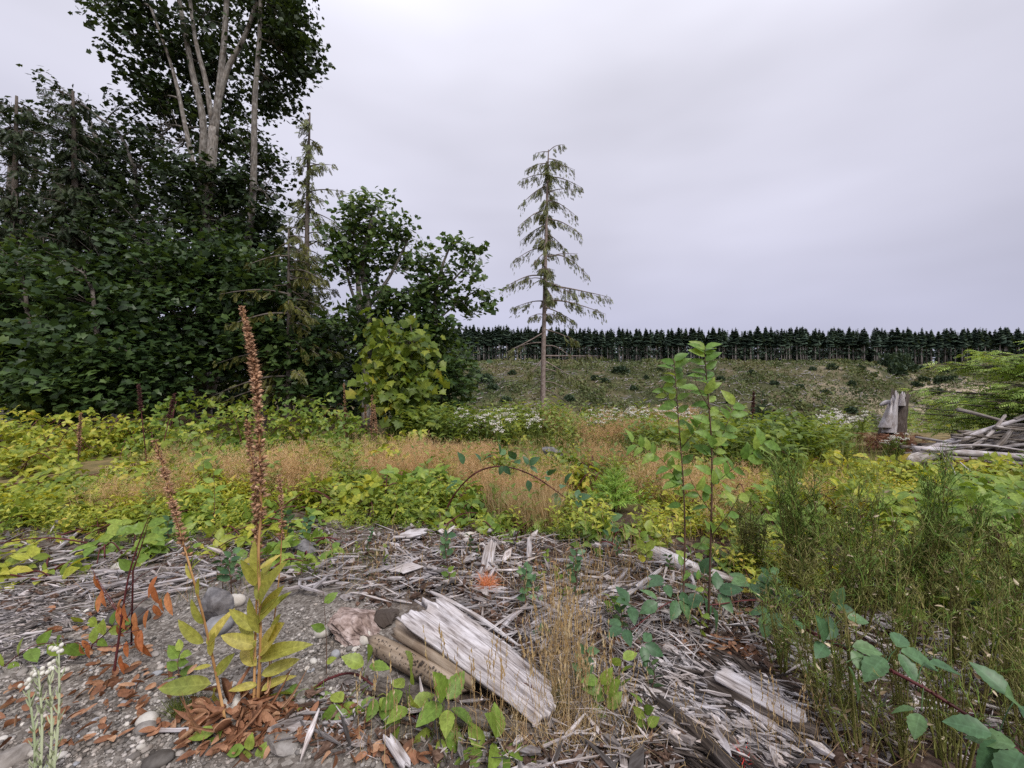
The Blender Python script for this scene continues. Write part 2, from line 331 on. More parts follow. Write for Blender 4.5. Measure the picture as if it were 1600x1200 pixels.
m_berry = grain_mat('dark_red_berry', [(.3, (.05, .012, .014)), (.7, (.16, .03, .035))], 120, 0, .8, 1.2, coord='Object', rough=.4)
# ------------------------------------------------------------------ templates (vertices, triangles, quads, uv)
def TP(v, t=(), q=(), uv=None):
    v = np.asarray(v, float); return (v, list(t), list(q), np.zeros((len(v), 2)) if uv is None else np.asarray(uv, float))
def oval(w=.3, fold=.12, droop=.15, n=4, tip=1.0, wmax=.42, serr=0.0):
    """leaf of length 1 along +Y with a folded midrib"""
    V = []; U = []; ys = np.linspace(0, 1, n+1)
    for i, y in enumerate(ys):
        k = (y/wmax) if y < wmax else (1-y)/(1-wmax); hw = w*max(math.sin(min(k, 1)*math.pi/2), 0)**(.8*tip)
        if serr and 0 < i < n: hw *= 1+(serr if i % 2 else -serr)
        z = -droop*y*y
        V += [(-hw, y-.02*(hw > 0), z+fold*hw/w*w), (0, y, z), (hw, y-.02*(hw > 0), z+fold*hw/w*w)]; U += [(-hw/w, y), (0, y), (hw/w, y)]
    q = []; 
    for i in range(n): a = i*3; q += [(a, a+1, a+4, a+3), (a+1, a+2, a+5, a+4)]
    return TP(V, (), q, U)
def join(parts):
    V, T, Q, U, n = [], [], [], [], 0
    for (v, t, q, u), R, p in parts:
        V.append(v @ np.asarray(R).T+np.asarray(p)); T += [tuple(i+n for i in f) for f in t]; Q += [tuple(i+n for i in f) for f in q]; U.append(u); n += len(v)
    return (np.concatenate(V), T, Q, np.concatenate(U))
def rotz(a): c, s = math.cos(a), math.sin(a); return np.array([[c, -s, 0], [s, c, 0], [0, 0, 1]])
def rotx(a): c, s = math.cos(a), math.sin(a); return np.array([[1, 0, 0], [0, c, -s], [0, s, c]])
def maple_leaf(simple=False):
    pts = [(0, 0), (.42, -.03), (.34, .2), (.62, .38), (.26, .52), (0, 1.0)] if simple else [(0, 0), (.16, .02), (.44, -.06), (.36, .16), (.62, .34), (.42, .42), (.30, .50), (.22, .66), (.10, .72), (0, 1.0)]
    L = [(-x, y) for x, y in pts[1:-1]][::-1]; ring = pts+L
    V = [(0, .28, .03)]+[(x, y, -.28*(x*x+(y-.28)**2)+.02*math.sin(9*x)) for x, y in ring]
    k = len(ring); return TP(V, [(0, 1+i, 1+(i+1) % k) for i in range(k)], (), [(x, y) for x, y, z in V])
T_maplefine = maple_leaf()
_r = [(0, 0), (.44, .02), (.30, .28), (.60, .42), (0, 1.0), (-.60, .42), (-.30, .28), (-.44, .02)]
T_maple = TP([(x, y, -.28*(x*x+(y-.28)**2)) for x, y in _r], [(0, 1, 2), (0, 2, 6), (0, 6, 7), (2, 3, 4), (2, 4, 6), (4, 5, 6)], (), _r)
T_rag = TP([(0, 0, 0), (.5, .35, -.1), (.1, .5, .08), (.15, 1, -.12), (-.5, .55, -.05)], [(0, 1, 2), (2, 3, 4), (0, 2, 4)])
T_dia = TP([(0, 0, 0), (.3, .45, .08), (0, 1, -.15), (-.3, .45, .08), (0, .5, -.03)], [(0, 1, 4), (4, 1, 2), (0, 4, 3), (4, 2, 3)], (), [(0, 0), (1, .45), (0, 1), (-1, .45), (0, .5)])
T_oval = oval(.30, .25, .15, 4)
_o = oval(.33, .22, .22, 3, 1, .4); _o = (_o[0][1:-1], [(1, 0, 2), (1, 2, 3), (6, 7, 8), (8, 7, 9)] if 0 else (), (), _o[3][1:-1])
_q = TP([(0, 0, 0), (-.3, .3, .06), (0, .35, -.02), (.3, .3, .06), (-.24, .68, .0), (0, .7, -.1), (.24, .68, .0), (0, 1, -.22)], [(0, 2, 1), (0, 3, 2), (4, 5, 7), (5, 6, 7)], [(1, 2, 5, 4), (2, 3, 6, 5)], [(0, 0), (-1, .3), (0, .35), (1, .3), (-.8, .68), (0, .7), (.8, .68), (0, 1)])
T_trif = join([(_q, np.eye(3)*.62, (0, .2, 0)), (_q, rotz(1.25)*.55, (-.03, .18, 0)), (_q, rotz(-1.25)*.55, (.03, .18, 0))])
T_leaflet = oval(.30, .28, .2, 12, 1.05, .42, .06)
T_alder = oval(.255, .34, .28, 10, 1.05, .40, .05)
T_lance = [oval(.15, .5, d, 9, .8, .42) for d in (-.1, .15, .45)]
def blade(bend, n=3, w=1.0):
    V = []; 
    for i in range(n+1):
        t = i/n; hw = .5*w*(1-t)**.7; V += [(-hw, t*(1-.3*bend*t), bend*t*t), (hw, t*(1-.3*bend*t), bend*t*t)]
    return TP(V, [(2*n-2, 2*n-1, 2*n)], [(2*i, 2*i+1, 2*i+3, 2*i+2) for i in range(n-1)], [(0, i//2/n) for i in range(2*n+2)])
T_blades = [blade(b) for b in (.08, .3, .6)]
def panicle(k, spread, seed):
    r = random.Random(seed); V = [(-.003, 0, 0), (.003, 0, 0), (0, 1, .12)]; T = [(0, 1, 2)]
    for i in range(k):
        y = .55+.42*r.random(); a = r.random()*6.28; l = spread*(1.15-y)*r.uniform(.6, 1.3); n = len(V); z = .12*y*y
        V += [(-.004, y, z), (.004, y, z+.003), (math.cos(a)*l, y+l*.8, z+math.sin(a)*l)]; T.append((n, n+1, n+2))
        c = V[-1]; n = len(V); V += [(c[0]-.007, c[1]-.012, c[2]), (c[0]+.007, c[1], c[2]), (c[0], c[1]+.02, c[2]+.004)]; T.append((n, n+1, n+2))
    return TP(V, T)
T_pan = [panicle(9, .28, i) for i in range(3)]
def spike(seed):      # narrow golden seed head
    r = random.Random(seed); V = [(-.004, 0, 0), (.004, 0, 0), (0, 1, .1)]; T = [(0, 1, 2)]
    for i in range(9):
        y = .62+.36*i/9; n = len(V); a = r.uniform(0, 6.3); dx, dz = .016*math.cos(a), .016*math.sin(a)
        V += [(0, y, .1*y*y), (dx, y+.03, .1*y*y+dz), (dx*.3, y+.065, .1*y*y+dz*.3), (-dx*.3, y+.02, .1*y*y+.006)]; T += [(n, n+1, n+2), (n, n+2, n+3)]
    return TP(V, T)
T_spike = [spike(i) for i in range(3)]
def frond(seed, n=7, w=.3, droop=.25, sub=True):
    """flat conifer spray of length 1: a stalk with paired narrow side shoots"""
    r = random.Random(seed); V = [(-.012, 0, 0), (.012, 0, 0), (0, 1, -droop)]; T = [(0, 1, 2)]
    for i in range(n):
        y = .08+.86*i/n; l = w*(1-.75*y)*r.uniform(.75, 1.2)*(1.0 if y > .15 else .6)
        for s in (-1, 1):
            z = -droop*y*y; tx, ty = s*l, y+l*r.uniform(.5, .8); k = len(V); h = .05+.03*r.random()
            V += [(0, y-.01, z), (tx*.5-s*h*.4, (y+ty)/2+h*.55, z+.01), (tx, ty, z-l*.35), (tx*.5+s*h*.3, (y+ty)/2-h*.55, z-.01)]
            T += [(k, k+3, k+1), (k+1, k+3, k+2)]
    return TP(V, T)
T_frond = [frond(i) for i in range(3)]
T_drape = [frond(i+9, 11, .30, .1) for i in range(4)]
def needle_shoot(seed, n=26):
    r = random.Random(seed); V = [(-.01, 0, 0), (.01, 0, 0), (0, 1, 0)]; T = [(0, 1, 2)]
    for i in range(n):
        y = .05+.9*i/n; a = r.uniform(0, 6.28); l = .26*(1-.3*y); k = len(V); x, z = math.cos(a), math.sin(a)
        V += [(-z*.03, y, x*.03), (z*.03, y, -x*.03), (x*l, y+l*.75, z*l)]; T.append((k, k+1, k+2))
    return TP(V, T)
T_needle = [needle_shoot(i) for i in range(2)]
def ico(sub):
    t = (1+5**.5)/2; V = nrm(np.array([(-1, t, 0), (1, t, 0), (-1, -t, 0), (1, -t, 0), (0, -1, t), (0, 1, t), (0, -1, -t), (0, 1, -t), (t, 0, -1), (t, 0, 1), (-t, 0, -1), (-t, 0, 1)]))
    f = [(0, 11, 5), (0, 5, 1), (0, 1, 7), (0, 7, 10), (0, 10, 11), (1, 5, 9), (5, 11, 4), (11, 10, 2), (10, 7, 6), (7, 1, 8), (3, 9, 4), (3, 4, 2), (3, 2, 6), (3, 6, 8), (3, 8, 9), (4, 9, 5), (2, 4, 11), (6, 2, 10), (8, 6, 7), (9, 8, 1)]
    V = [tuple(v) for v in V]
    for _ in range(sub):
        c = {}; nf = []
        def mid(a, b):
            k = (min(a, b), max(a, b))
            if k not in c: c[k] = len(V); V.append(tuple(nrm(np.array(V[a])+np.array(V[b]))))
            return c[k]
        for a, b, d in f: x, y, z = mid(a, b), mid(b, d), mid(d, a); nf += [(a, x, z), (b, y, x), (d, z, y), (x, y, z)]
        f = nf
    return np.array(V), f
def pebble(seed, sub=1, rough=.22, flat=(1, .8, .6), ang=0):
    r = np.random.default_rng(seed); V, f = ico(sub); o = r.uniform(0, 50, 3)
    k = 1+rough*2*fbm(V[:, 0]*1.3+o[0]+V[:, 2], V[:, 1]*1.3+o[1], seed, 3)
    V = V*k[:, None]
    if ang:      # cut by a few planes: broken rock
        for d in nrm(r.normal(size=(ang, 3))):
            h = V @ d; lim = r.uniform(.5, .8); V = V-np.maximum(h-lim, 0)[:, None]*d
    return TP(V*np.array(flat), f)
def chip(seed, taper=.5, n=4):
    """split wood fibre of length 1 along Y, ragged ends"""
    r = random.Random(seed); V = []; U = []
    for i in range(n+1):
        t = i/n; k = (1-abs(2*t-1)**2.5*taper)*r.uniform(.8, 1.1); dx = r.uniform(-.12, .12); dz = r.uniform(-.25, .25)
        if i in (0, n): k *= r.uniform(.15, .7)
        for a, b in ((-.5, -.5), (.5, -.5), (.5, .5), (-.5, .5)): V.append((a*k+dx, t-.5+r.uniform(-.02, .02), b*(.6+.4*k)+dz)); U.append((t*.35, .02*(a+2*b)))
    q = []
    for i in range(n): q += [(i*4+j, i*4+(j+1) % 4, i*4+4+(j+1) % 4, i*4+4+j) for j in range(4)]
    return TP(V, (), q+[(3, 2, 1, 0), (n*4, n*4+1, n*4+2, n*4+3)], U)
T_chips = [chip(i, .6, 2) for i in range(6)]

# ------------------------------------------------------------------ ground: one sheet to the horizon
ang = np.concatenate([np.linspace(-60, 60, 400)*math.pi/180, np.linspace(62, 298, 90)[1:-1]*math.pi/180])
rad = np.concatenate([[.0], .35*1.043**np.arange(int(math.log(2600/.35)/math.log(1.043)))])
AA, RR = np.meshgrid(ang, rad); gx = RR*np.sin(AA); gy = RR*np.cos(AA)
gv = np.stack([gx, gy, hgt(gx, gy)], -1).reshape(-1, 3); na, nr = len(ang), len(rad)
ii, jj = np.meshgrid(np.arange(nr-1), np.arange(na), indexing='ij'); j2 = (jj+1) % na
gq = np.stack([ii*na+jj, (ii+1)*na+jj, (ii+1)*na+j2, ii*na+j2], -1).reshape(-1, 4)[:, ::-1]
mg, nt, o = newmat('ground_soil')
at = N(nt, 'ShaderNodeAttribute', attribute_name='zone'); spz = N(nt, 'ShaderNodeSeparateColor'); nt.links.new(at.outputs[0], spz.inputs[0])
g = N(nt, 'ShaderNodeNewGeometry')
def pn(scale, det=6, rough=.6):
    n = N(nt, 'ShaderNodeTexNoise'); n.inputs['Scale'].default_value = scale; n.inputs['Detail'].default_value = det; n.inputs['Roughness'].default_value = rough
    nt.links.new(g.outputs['Position'], n.inputs['Vector']); return n.outputs[0]
soil = ramp(nt, [(.3, (.055, .045, .036)), (.5, (.12, .10, .085)), (.7, (.20, .175, .155))]); nt.links.new(pn(7), soil.inputs[0])
vo = N(nt, 'ShaderNodeTexVoronoi'); vo.inputs['Scale'].default_value = 75; nt.links.new(g.outputs['Position'], vo.inputs['Vector'])
grv = ramp(nt, [(0, (.075, .063, .054)), (.5, (.165, .145, .13)), (1, (.32, .295, .27))]); nt.links.new(vo.outputs['Color'], grv.inputs[0])
chipc = ramp(nt, [(.3, (.022, .015, .011)), (.5, (.068, .045, .036)), (.72, (.15, .115, .095))]); nt.links.new(pn(26), chipc.inputs[0])  # soil between chips darkened: shade of the gaps put into its colour
dry = ramp(nt, [(.3, (.075, .062, .032)), (.5, (.155, .125, .06)), (.7, (.28, .20, .10))]); nt.links.new(pn(3), dry.inputs[0])
far = ramp(nt, [(.30, (.018, .022, .010)), (.42, (.042, .046, .021)), (.54, (.080, .072, .039)), (.66, (.15, .115, .08)), (.78, (.28, .235, .19))]); nt.links.new(pn(.055, 10, .74), far.inputs[0])
bare = ramp(nt, [(.3, (.24, .19, .135)), (.7, (.42, .35, .26))]); nt.links.new(pn(.2, 6), bare.inputs[0])
def mixc(f, a, b):
    m = N(nt, 'ShaderNodeMixRGB'); nt.links.new(f, m.inputs[0]); nt.links.new(a, m.inputs[1]); nt.links.new(b, m.inputs[2]); return m.outputs[0]
at2 = N(nt, 'ShaderNodeAttribute', attribute_name='zone2'); spz2 = N(nt, 'ShaderNodeSeparateColor'); nt.links.new(at2.outputs[0], spz2.inputs[0])
c = mixc(spz.outputs[0], soil.outputs[0], grv.outputs[0]); c = mixc(spz.outputs[1], c, chipc.outputs[0]); c = mixc(spz.outputs[2], c, dry.outputs[0])
c = mixc(spz2.outputs[0], c, far.outputs[0]); c = mixc(spz2.outputs[1], c, bare.outputs[0])
bs = N(nt, 'ShaderNodeBsdfPrincipled'); bs.inputs['Roughness'].default_value = .95; bs.inputs['Specular IOR Level'].default_value = .1
nt.links.new(c, bs.inputs['Base Color']); bp = N(nt, 'ShaderNodeBump'); bp.inputs['Strength'].default_value = .7; bp.inputs['Distance'].default_value = .02
nt.links.new(pn(40, 6), bp.inputs['Height']); nt.links.new(bp.outputs[0], bs.inputs['Normal']); nt.links.new(bs.outputs[0], o.inputs[0])
X, Y = gv[:, 0], gv[:, 1]; wob = .5*fbm(X*1.1, Y*1.1, 21)
gravel = np.clip(sm(.1, -.5, X+.45*(Y-2.4)*0+wob)*sm(3.1, 2.2, Y+wob)*sm(-6, -.5, Y), 0, 1)
grassm = sm(3.5, 4.3, Y+wob-.05*np.abs(X))+sm(5, 9, np.hypot(X, Y))
chipz = np.clip(sm(-.9, -.1, X+.5*(Y-2.2)+wob), 0, 1)
farm = sm(11, 40, Y+wob*3)
u_ = X/np.maximum(Y, 1)
brow = sm(243, 246, Y)*sm(255, 251, Y)*sm(.22, .34, u_)*sm(.86, .7, u_)*sm(.30, .55, vnoise(X/7, Y/3, 35)+.12)
barem = np.clip(sm(.5, .72, vnoise(X/14, Y/14, 31)+.35*np.exp(-((u_-1.04)/.07)**2)*sm(120, 170, Y)*sm(270, 220, Y)), 0, 1)*sm(60, 100, Y)*sm(255, 225, Y)*sm(.6, 1.0, u_)
barem = np.maximum(barem, brow)
gm = MB(); gm.add(gv, None, gq); me = gm.mesh('ground', mg)
for nm, a, b, c_ in (('zone', gravel, chipz, np.clip(grassm, 0, 1)), ('zone2', farm, barem, 0*X)):
    ca = me.color_attributes.new(nm, 'FLOAT_COLOR', 'POINT'); ca.data.foreach_set('color', np.stack([a, b, c_, 0*a+1], -1).astype(np.float32).ravel())
obj('ground', me)['kind'] = 'structure'

# ------------------------------------------------------------------ far plantation: rows of firs on the plateau
def fir_mesh(seed, full):
    r = np.random.default_rng(seed); tk = MB(); tk.tube([(0, 0, -.6), (.05, 0, 9), (0, .05, 17), (0, 0, 25.5)], [.46, .38, .26, .05], 5 if full else 3)
    cw = MB(); k = 170 if full else 70; zz = (13.2 if full else 1.2)+(12.6 if full else 24.3)*r.random(k)**.8; low = r.random(k) < .08; zz[low] = r.uniform(6.5, 10.5, low.sum())
    R0 = np.minimum((26.9-zz)/8*3.0+.2, 3.3+.7*np.sin(zz*1.9+seed)); R0[low] *= .5; a = r.uniform(0, 6.283, k)
    d = np.stack([np.cos(a), np.sin(a), -.28+.5*(zz/26)**3], -1); n = np.tile([0, 0, 1.0], (k, 1))+.35*r.normal(size=(k, 3))
    s = R0*r.uniform(.6, 1.15, k); cw.scatter(T_maple if full else T_rag, frames(d, n, np.stack([s*1.15+.3, s, s], -1)), np.stack([0*zz, 0*zz, zz], -1))
    m = nrm(r.normal(size=(26, 3))); p = np.stack([.0*m[:, 0], 0*m[:, 0], r.uniform(22, 26.4, 26)], -1)
    cw.scatter(T_blades[0], frames(m+[0, 0, .6], rdir(26), np.stack([np.full(26, .35), np.full(26, .9), np.full(26, .9)], -1)), p)
    return tk, cw
proto = []
for k in range(5):
    t_, c_ = fir_mesh(k, True); proto.append((t_.mesh('fir_trunk', m_firbark), c_.mesh('fir_crown', m_fir, True)))
FLAB = 'tall dark fir with a bare pale trunk in the front row of the far forest'
xs = np.linspace(-75, 465, 298)
for i, x in enumerate(xs):
    x = x+rng.uniform(-1.1, 1.1); y = rng.choice([304, 309, 315])+rng.uniform(-2.5, 2.5); z = float(hgt(x, y))
    tr = thing('fir_tree', FLAB, 'tree', (x, y, z), 'firs in the front row of the far forest')
    s = rng.uniform(.90, 1.04)*(1.0+.05*sm(150, -60, x)-.04*math.exp(-((x-90)/40)**2)); tr.scale = (s*rng.uniform(.85, 1.2),)*2+(s,); tr.rotation_euler = (rng.normal(0, .008), rng.normal(0, .012), rng.uniform(0, 6.28))
    a, b = proto[i % 5]; obj('trunk', a, tr); obj('crown', b, tr)
fm = MB(); fk = MB()
for k in range(3):
    t_, c_ = fir_mesh(40+k, False); n_ = 330
    x = rng.uniform(-150, 560, n_); y = rng.uniform(322, 400, n_); p = np.stack([x, y, hgt(x, y)], -1)
    a = rng.uniform(0, 6.28, n_); s = rng.uniform(.92, 1.08, n_); Z = np.tile([0, 0, 1.0], (n_, 1)); D = np.stack([np.cos(a), np.sin(a), 0*a], -1); R = frames(D, Z, s)
    for mb_, t in ((fk, t_), (fm, c_)):
        tpl = (np.concatenate(t.V), np.concatenate(t.T) if t.T else [], np.concatenate(t.Q) if t.Q else [], np.concatenate(t.U)); mb_.scatter(tpl, R, p)
fo = fk.build('forest', m_firbark); stuff(fo, 'crowded pale fir trunks deep inside the far forest')
fo = fm.build('forest', m_fir, None, None, True); stuff(fo, 'dark massed fir crowns behind the front row of the far forest')

# ------------------------------------------------------------------ clearing on the far slope
def shrub_mesh(seed, k=340):
    r = np.random.default_rng(seed); d = nrm(r.normal(size=(k, 3))); d[:, 2] = np.abs(d[:, 2]); l = r.random(k)**.4
    p = d*l[:, None]*np.array([1, 1, .95])*(.8+.5*vnoise(d[:, 0]*2+seed, d[:, 1]*2, seed))[:, None]
    m = MB(); m.scatter(T_maple, frames(d+.6*r.normal(size=(k, 3)), r.normal(size=(k, 3))+[0, 0, 1], r.uniform(.16, .34, k)), p); return m.mesh('shrub', m_shrub, True)
shm = [shrub_mesh(i) for i in range(4)]
def slope_pt(px, py):
    best = None
    for d in np.arange(60, 300, .5):
        x = (px-800)/F*d; z = CAMZ-(py-600)/F*d
        if float(hgt(x, d)) >= z: return (x, d, float(hgt(x, d)))
    return (x, 250, float(hgt(x, 250)))
SH = [(968, 574, 13), (930, 588, 9), (945, 592, 8), (742, 582, 12), (760, 590, 14), (735, 600, 12), (770, 604, 10), (735, 622, 9), (790, 622, 11), (800, 580, 8), (1442, 590, 9), (1470, 592, 10), (1488, 590, 8), (1432, 598, 9), (1464, 609, 11), (1478, 580, 8),
      (1400, 577, 12), (1388, 566, 13), (1420, 572, 13), (1408, 563, 14), (1440, 573, 10), (1300, 572, 8), (1270, 575, 6), (1080, 585, 6), (1125, 590, 7), (1175, 580, 7), (1210, 597, 8), (1250, 603, 7), (1290, 610, 8), (1330, 598, 7), (1345, 574, 7), (1365, 585, 6), (1030, 575, 6), (1010, 590, 6), (990, 605, 7), (1140, 625, 7), (1330, 640, 9), (1250, 630, 8), (1180, 640, 8), (870, 575, 7), (890, 620, 9), (910, 640, 9), (1500, 575, 9), (1520, 570, 8)]
SLAB = {0: 'round dark shrub standing alone on the brow of the far slope', 3: 'broad dark shrub on the far slope just beside the maples', 13: 'dark round bush at the foot of the bare brown gully patch', 17: 'tallest bushy young tree at the head of the gully below the forest'}
for i, (px, py, r) in enumerate(SH): 
    p = slope_pt(px, py+r*.6); s = r/F*p[1]
    o_ = obj('shrub', shm[i % 4]); o_.location = (p[0], p[1], p[2]-.1*s); o_.scale = (s*rng.uniform(.8, 1.1), s*.9, s*rng.uniform(.85, 1.25)*(1.5 if i in (17, 19, 16) else 1)); o_.rotation_euler = (0, 0, rng.uniform(0, 6))
    tag(o_, SLAB.get(i, 'small dark shrub dotted over the cleared far slope'), 'shrub', 'dark shrubs on the far slope')
sc = MB(); k = 60000
u = rng.uniform(-.2, 1.5, k); y = 60+200*rng.random(k)**.75; x = u*y; z = hgt(x, y)
kp = vnoise(x/9, y/9, 77)+.35*rng.random(k) > .42; x, y, z = x[kp], y[kp], z[kp]; k = len(x)
a = rng.uniform(0, 6.28, k); s = rng.uniform(.35, 1.0, k)*(1+1.1*(rng.random(k) < .06))*(.5+.9*vnoise(x/16, y/16, 90))
sc.scatter(T_rag, frames(np.stack([np.cos(a), np.sin(a), rng.uniform(.1, 1.1, k)], -1), rdir(k)+[0, -.6, .8], s), np.stack([x, y, z+.05], -1))
k = 9500; u = rng.uniform(-.2, 1.5, k); y = 70+195*rng.random(k)**.7; x = u*y; kp = vnoise(x/17, y/12, 78)+.3*rng.random(k) > .54; x, y = x[kp], y[kp]; k = len(x); R_ = rng.uniform(.5, 2.1, k)*(.6+.8*vnoise(x/20, y/16, 66))
for j in range(11):
    d_ = rdir(k, 0, 1); sc.scatter(T_rag, frames(d_+.5*rng.normal(size=(k, 3)), rng.normal(size=(k, 3))+[0, 0, 1], R_*rng.uniform(.4, .75, k)), np.stack([x, y, hgt(x, y)], -1)+d_*R_[:, None]*[1, 1, .8])
stuff(sc.build('undergrowth', m_slope, None, None, True), 'low mixed green and brown scrub over the cleared far slope')
sc = MB(); k = 3200; u = rng.uniform(-.1, 1.45, k); y = rng.uniform(90, 262, k); x = u*y; a = rng.normal(.9, .5, k)
sc.scatter(T_chips[0], frames(np.stack([np.cos(a), np.sin(a), .25*np.sin(a)], -1), np.tile([0, 0, 1.0], (k, 1)), np.stack([rng.uniform(.12, .4, k), rng.uniform(1.5, 6, k), rng.uniform(.1, .3, k)], -1)), np.stack([x, y, hgt(x, y)+.35], -1))
stuff(sc.build('slash_debris', m_wood), 'grey cut branches strewn over the cleared far slope')

# ------------------------------------------------------------------ broadleaf trees of the left-hand wood
def pick(pts,  n): return pts[rng.integers(0, len(pts), n)]
def broadleaf(name, label, cat, base, stems, blobs, mat, bark, leaf=.24, dens=1.0, group=None, parts=0, hang=.25, tpl=None, twig=.02, gap=.0):
    """stems: list of (pixel points at own depth, radius); blobs: (px, py, rx, ry, d, depth radius, sprays)"""
    tpl = tpl or T_maple; base = Vector(base); root = thing(name, label, cat, base, group); bv = np.array(base)
    S = []
    for si, (pts, r0, r1) in enumerate(stems):
        c = smooth([np.array(p) for p in pts], 6); S.append((c, r0, r1)); m = MB(); m.tube(c, np.linspace(r0, r1, len(c)), 8)
        m.build('trunk' if si == 0 else 'limb', bark, root, bv)
    allp = np.concatenate([c for c, _, _ in S]); tw = MB(); PP, DD, NN, SS = [], [], [], []
    for (px, py, rx, ry, d, dr, ns) in blobs:
        cen = np.array(P(px, py, d)); R = np.array([rx/F*d, dr, ry/F*d]); ns = int(ns*dens)
        q = rdir(ns)*(rng.random(ns)**.42)[:, None]; w_ = 1+.7*fbm(q[:, 0]*1.7+px*.13, q[:, 2]*1.7+py*.17+q[:, 1], int(px)); p = cen+q*R*w_[:, None]
        if gap: p = p[vnoise(p[:, 0]*1.6, p[:, 2]*1.6+p[:, 1]*.7, 5) > gap]
        cand = allp[allp[:, 2] < cen[2]+.15]; cand = cand if len(cand) else allp
        st = cand[np.argmin(np.linalg.norm(cand-cen, axis=1)+.35*np.abs(cand[:, 2]-(cen[2]-.5*R[2])))]
        mid = (st+cen)/2+np.array([0, 0, .12*np.linalg.norm(cen-st)]); lb = smooth([st, mid, cen], 4); L_ = np.linalg.norm(cen-st)
        tw.tube(lb, np.linspace(min(.018+.012*L_, .07), .012, len(lb)), 5)
        for e in p[rng.random(len(p)) < min(1, 26/max(len(p), 1))]:
            b = lb[rng.integers(len(lb)//3, len(lb))]; tw.tube(smooth([b, (b+e)/2+[0, 0, .06], e], 2), np.linspace(.011, .004, 5), 4, False)
        for e in p:
            kk = int(rng.integers(12, 22)); ax = nrm(nrm(e-st)*[1, 1, .5]+.6*rng.normal(size=3)); tpos = rng.uniform(-1, 1, kk)
            o3 = rng.normal(size=(kk, 3))*[1, 1, .45]; pos = e+ax*tpos[:, None]*leaf*2.1+o3*leaf*.85
            PP.append(pos); DD.append(nrm(o3*[1, 1, .2]+ax*.7)-[0, 0, hang]); NN.append(np.tile([0, -.3, .85], (kk, 1))+.6*rng.normal(size=(kk, 3))); SS.append(leaf*rng.uniform(.45, 1.2, kk))
    PP, DD, NN, SS = map(np.concatenate, (PP, DD, NN, SS))
    tw.build('branches', bark, root, bv)['kind'] = 'stuff'
    Rm = frames(DD, NN, SS); dist = np.linalg.norm(PP-[0, 0, CAMZ], axis=1); order = np.argsort(dist)
    near, rest = (order[:parts], order[parts:]) if parts else (order[:0], order)
    fo = MB(); fo.scatter(tpl, Rm[rest], PP[rest]); o_ = fo.build('foliage', mat, root, bv); o_['kind'] = 'stuff'
    if parts:
        tf = T_maplefine; lm = MB(); lm.add(*tf[:1], tf[1], tf[2], tf[3]); lm = lm.mesh('leaf', mat)
        for i in near: obj('leaf', lm, root, M4(Rm[i], PP[i]-bv))
    return root
def st(d, r0, r1, *pp): return ([P(x, y, d) for x, y in pp], r0, r1)

# tall maple whose crown leaves the top of the picture
b_ = GD(322, 12.1)
broadleaf('maple_tree', 'tallest maple with several pale stems rising out of the top of the picture', 'tree', b_,
    [st(12.1, .27, .13, (318, 690), (316, 600), (318, 480), (325, 330), (334, 200)), st(12.1, .11, .04, (334, 215), (345, 120), (352, 40), (360, -120), (365, -240)), st(12.1, .09, .03, (334, 190), (355, 110), (385, 50), (420, -60), (440, -150)),
     st(12.1, .08, .03, (334, 210), (322, 130), (305, 60), (290, -60), (280, -160)), st(12.3, .14, .04, (316, 560), (312, 330), (318, 200), (300, 110), (278, -10), (255, -140)), st(12.3, .08, .03, (314, 320), (290, 200), (270, 110), (235, 10)),
     st(12.0, .13, .04, (322, 640), (380, 420), (395, 300), (398, 160), (405, 60), (410, -80))],
    [(215, 20, 60, 55, 13, 1.6, 60), (260, 90, 70, 60, 13, 1.6, 90), (240, 165, 45, 50, 13, 1.4, 50), (330, 40, 85, 75, 13.4, 1.8, 110), (345, 130, 70, 60, 13.8, 1.6, 90), (430, 30, 55, 60, 13, 1.5, 100), (445, 85, 40, 40, 12.8, 1.2, 55), (415, 130, 45, 40, 12.8, 1.2, 50),
     (285, 230, 55, 50, 13, 1.4, 60), (350, 215, 60, 55, 13.6, 1.4, 55), (390, 250, 40, 60, 12.6, 1.0, 40), (330, 310, 80, 60, 13, 1.6, 110), (415, 300, 40, 60, 12.6, 1.2, 60), (300, -110, 150, 90, 13, 2.5, 180), (420, -100, 90, 90, 13, 2, 110), (160, 10, 28, 26, 13, .8, 14), (225, 350, 60, 60, 13, 1.4, 70), (320, 285, 50, 40, 12, .8, 45), (350, 345, 70, 40, 12, .9, 60), (290, 340, 60, 50, 12.2, 1, 60), (255, 210, 50, 50, 13, 1.2, 50), (460, 60, 36, 60, 13, 1.2, 50), (400, 370, 60, 50, 12.6, 1.3, 90)],
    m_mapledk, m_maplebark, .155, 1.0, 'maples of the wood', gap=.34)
broadleaf('maple_tree', 'ragged maple cut by the left edge with thin sky-filled crown', 'tree', GD(8, 14),
    [st(14, .22, .05, (8, 690), (10, 500), (14, 330), (20, 210)), st(14, .1, .03, (12, 420), (40, 320), (55, 260))],
    [(12, 190, 38, 40, 14, 1.4, 45), (35, 250, 48, 45, 14, 1.4, 55), (0, 300, 55, 60, 14, 1.6, 80), (30, 360, 60, 50, 14, 1.6, 80), (-40, 420, 90, 80, 13.5, 2, 120), (62, 210, 22, 18, 14, .6, 8), (40, 390, 80, 60, 12.5, 1.4, 120), (10, 440, 80, 50, 11.5, 1.2, 110)], m_mapledk, m_maplebark, .15, .85, 'maples of the wood', gap=.36)
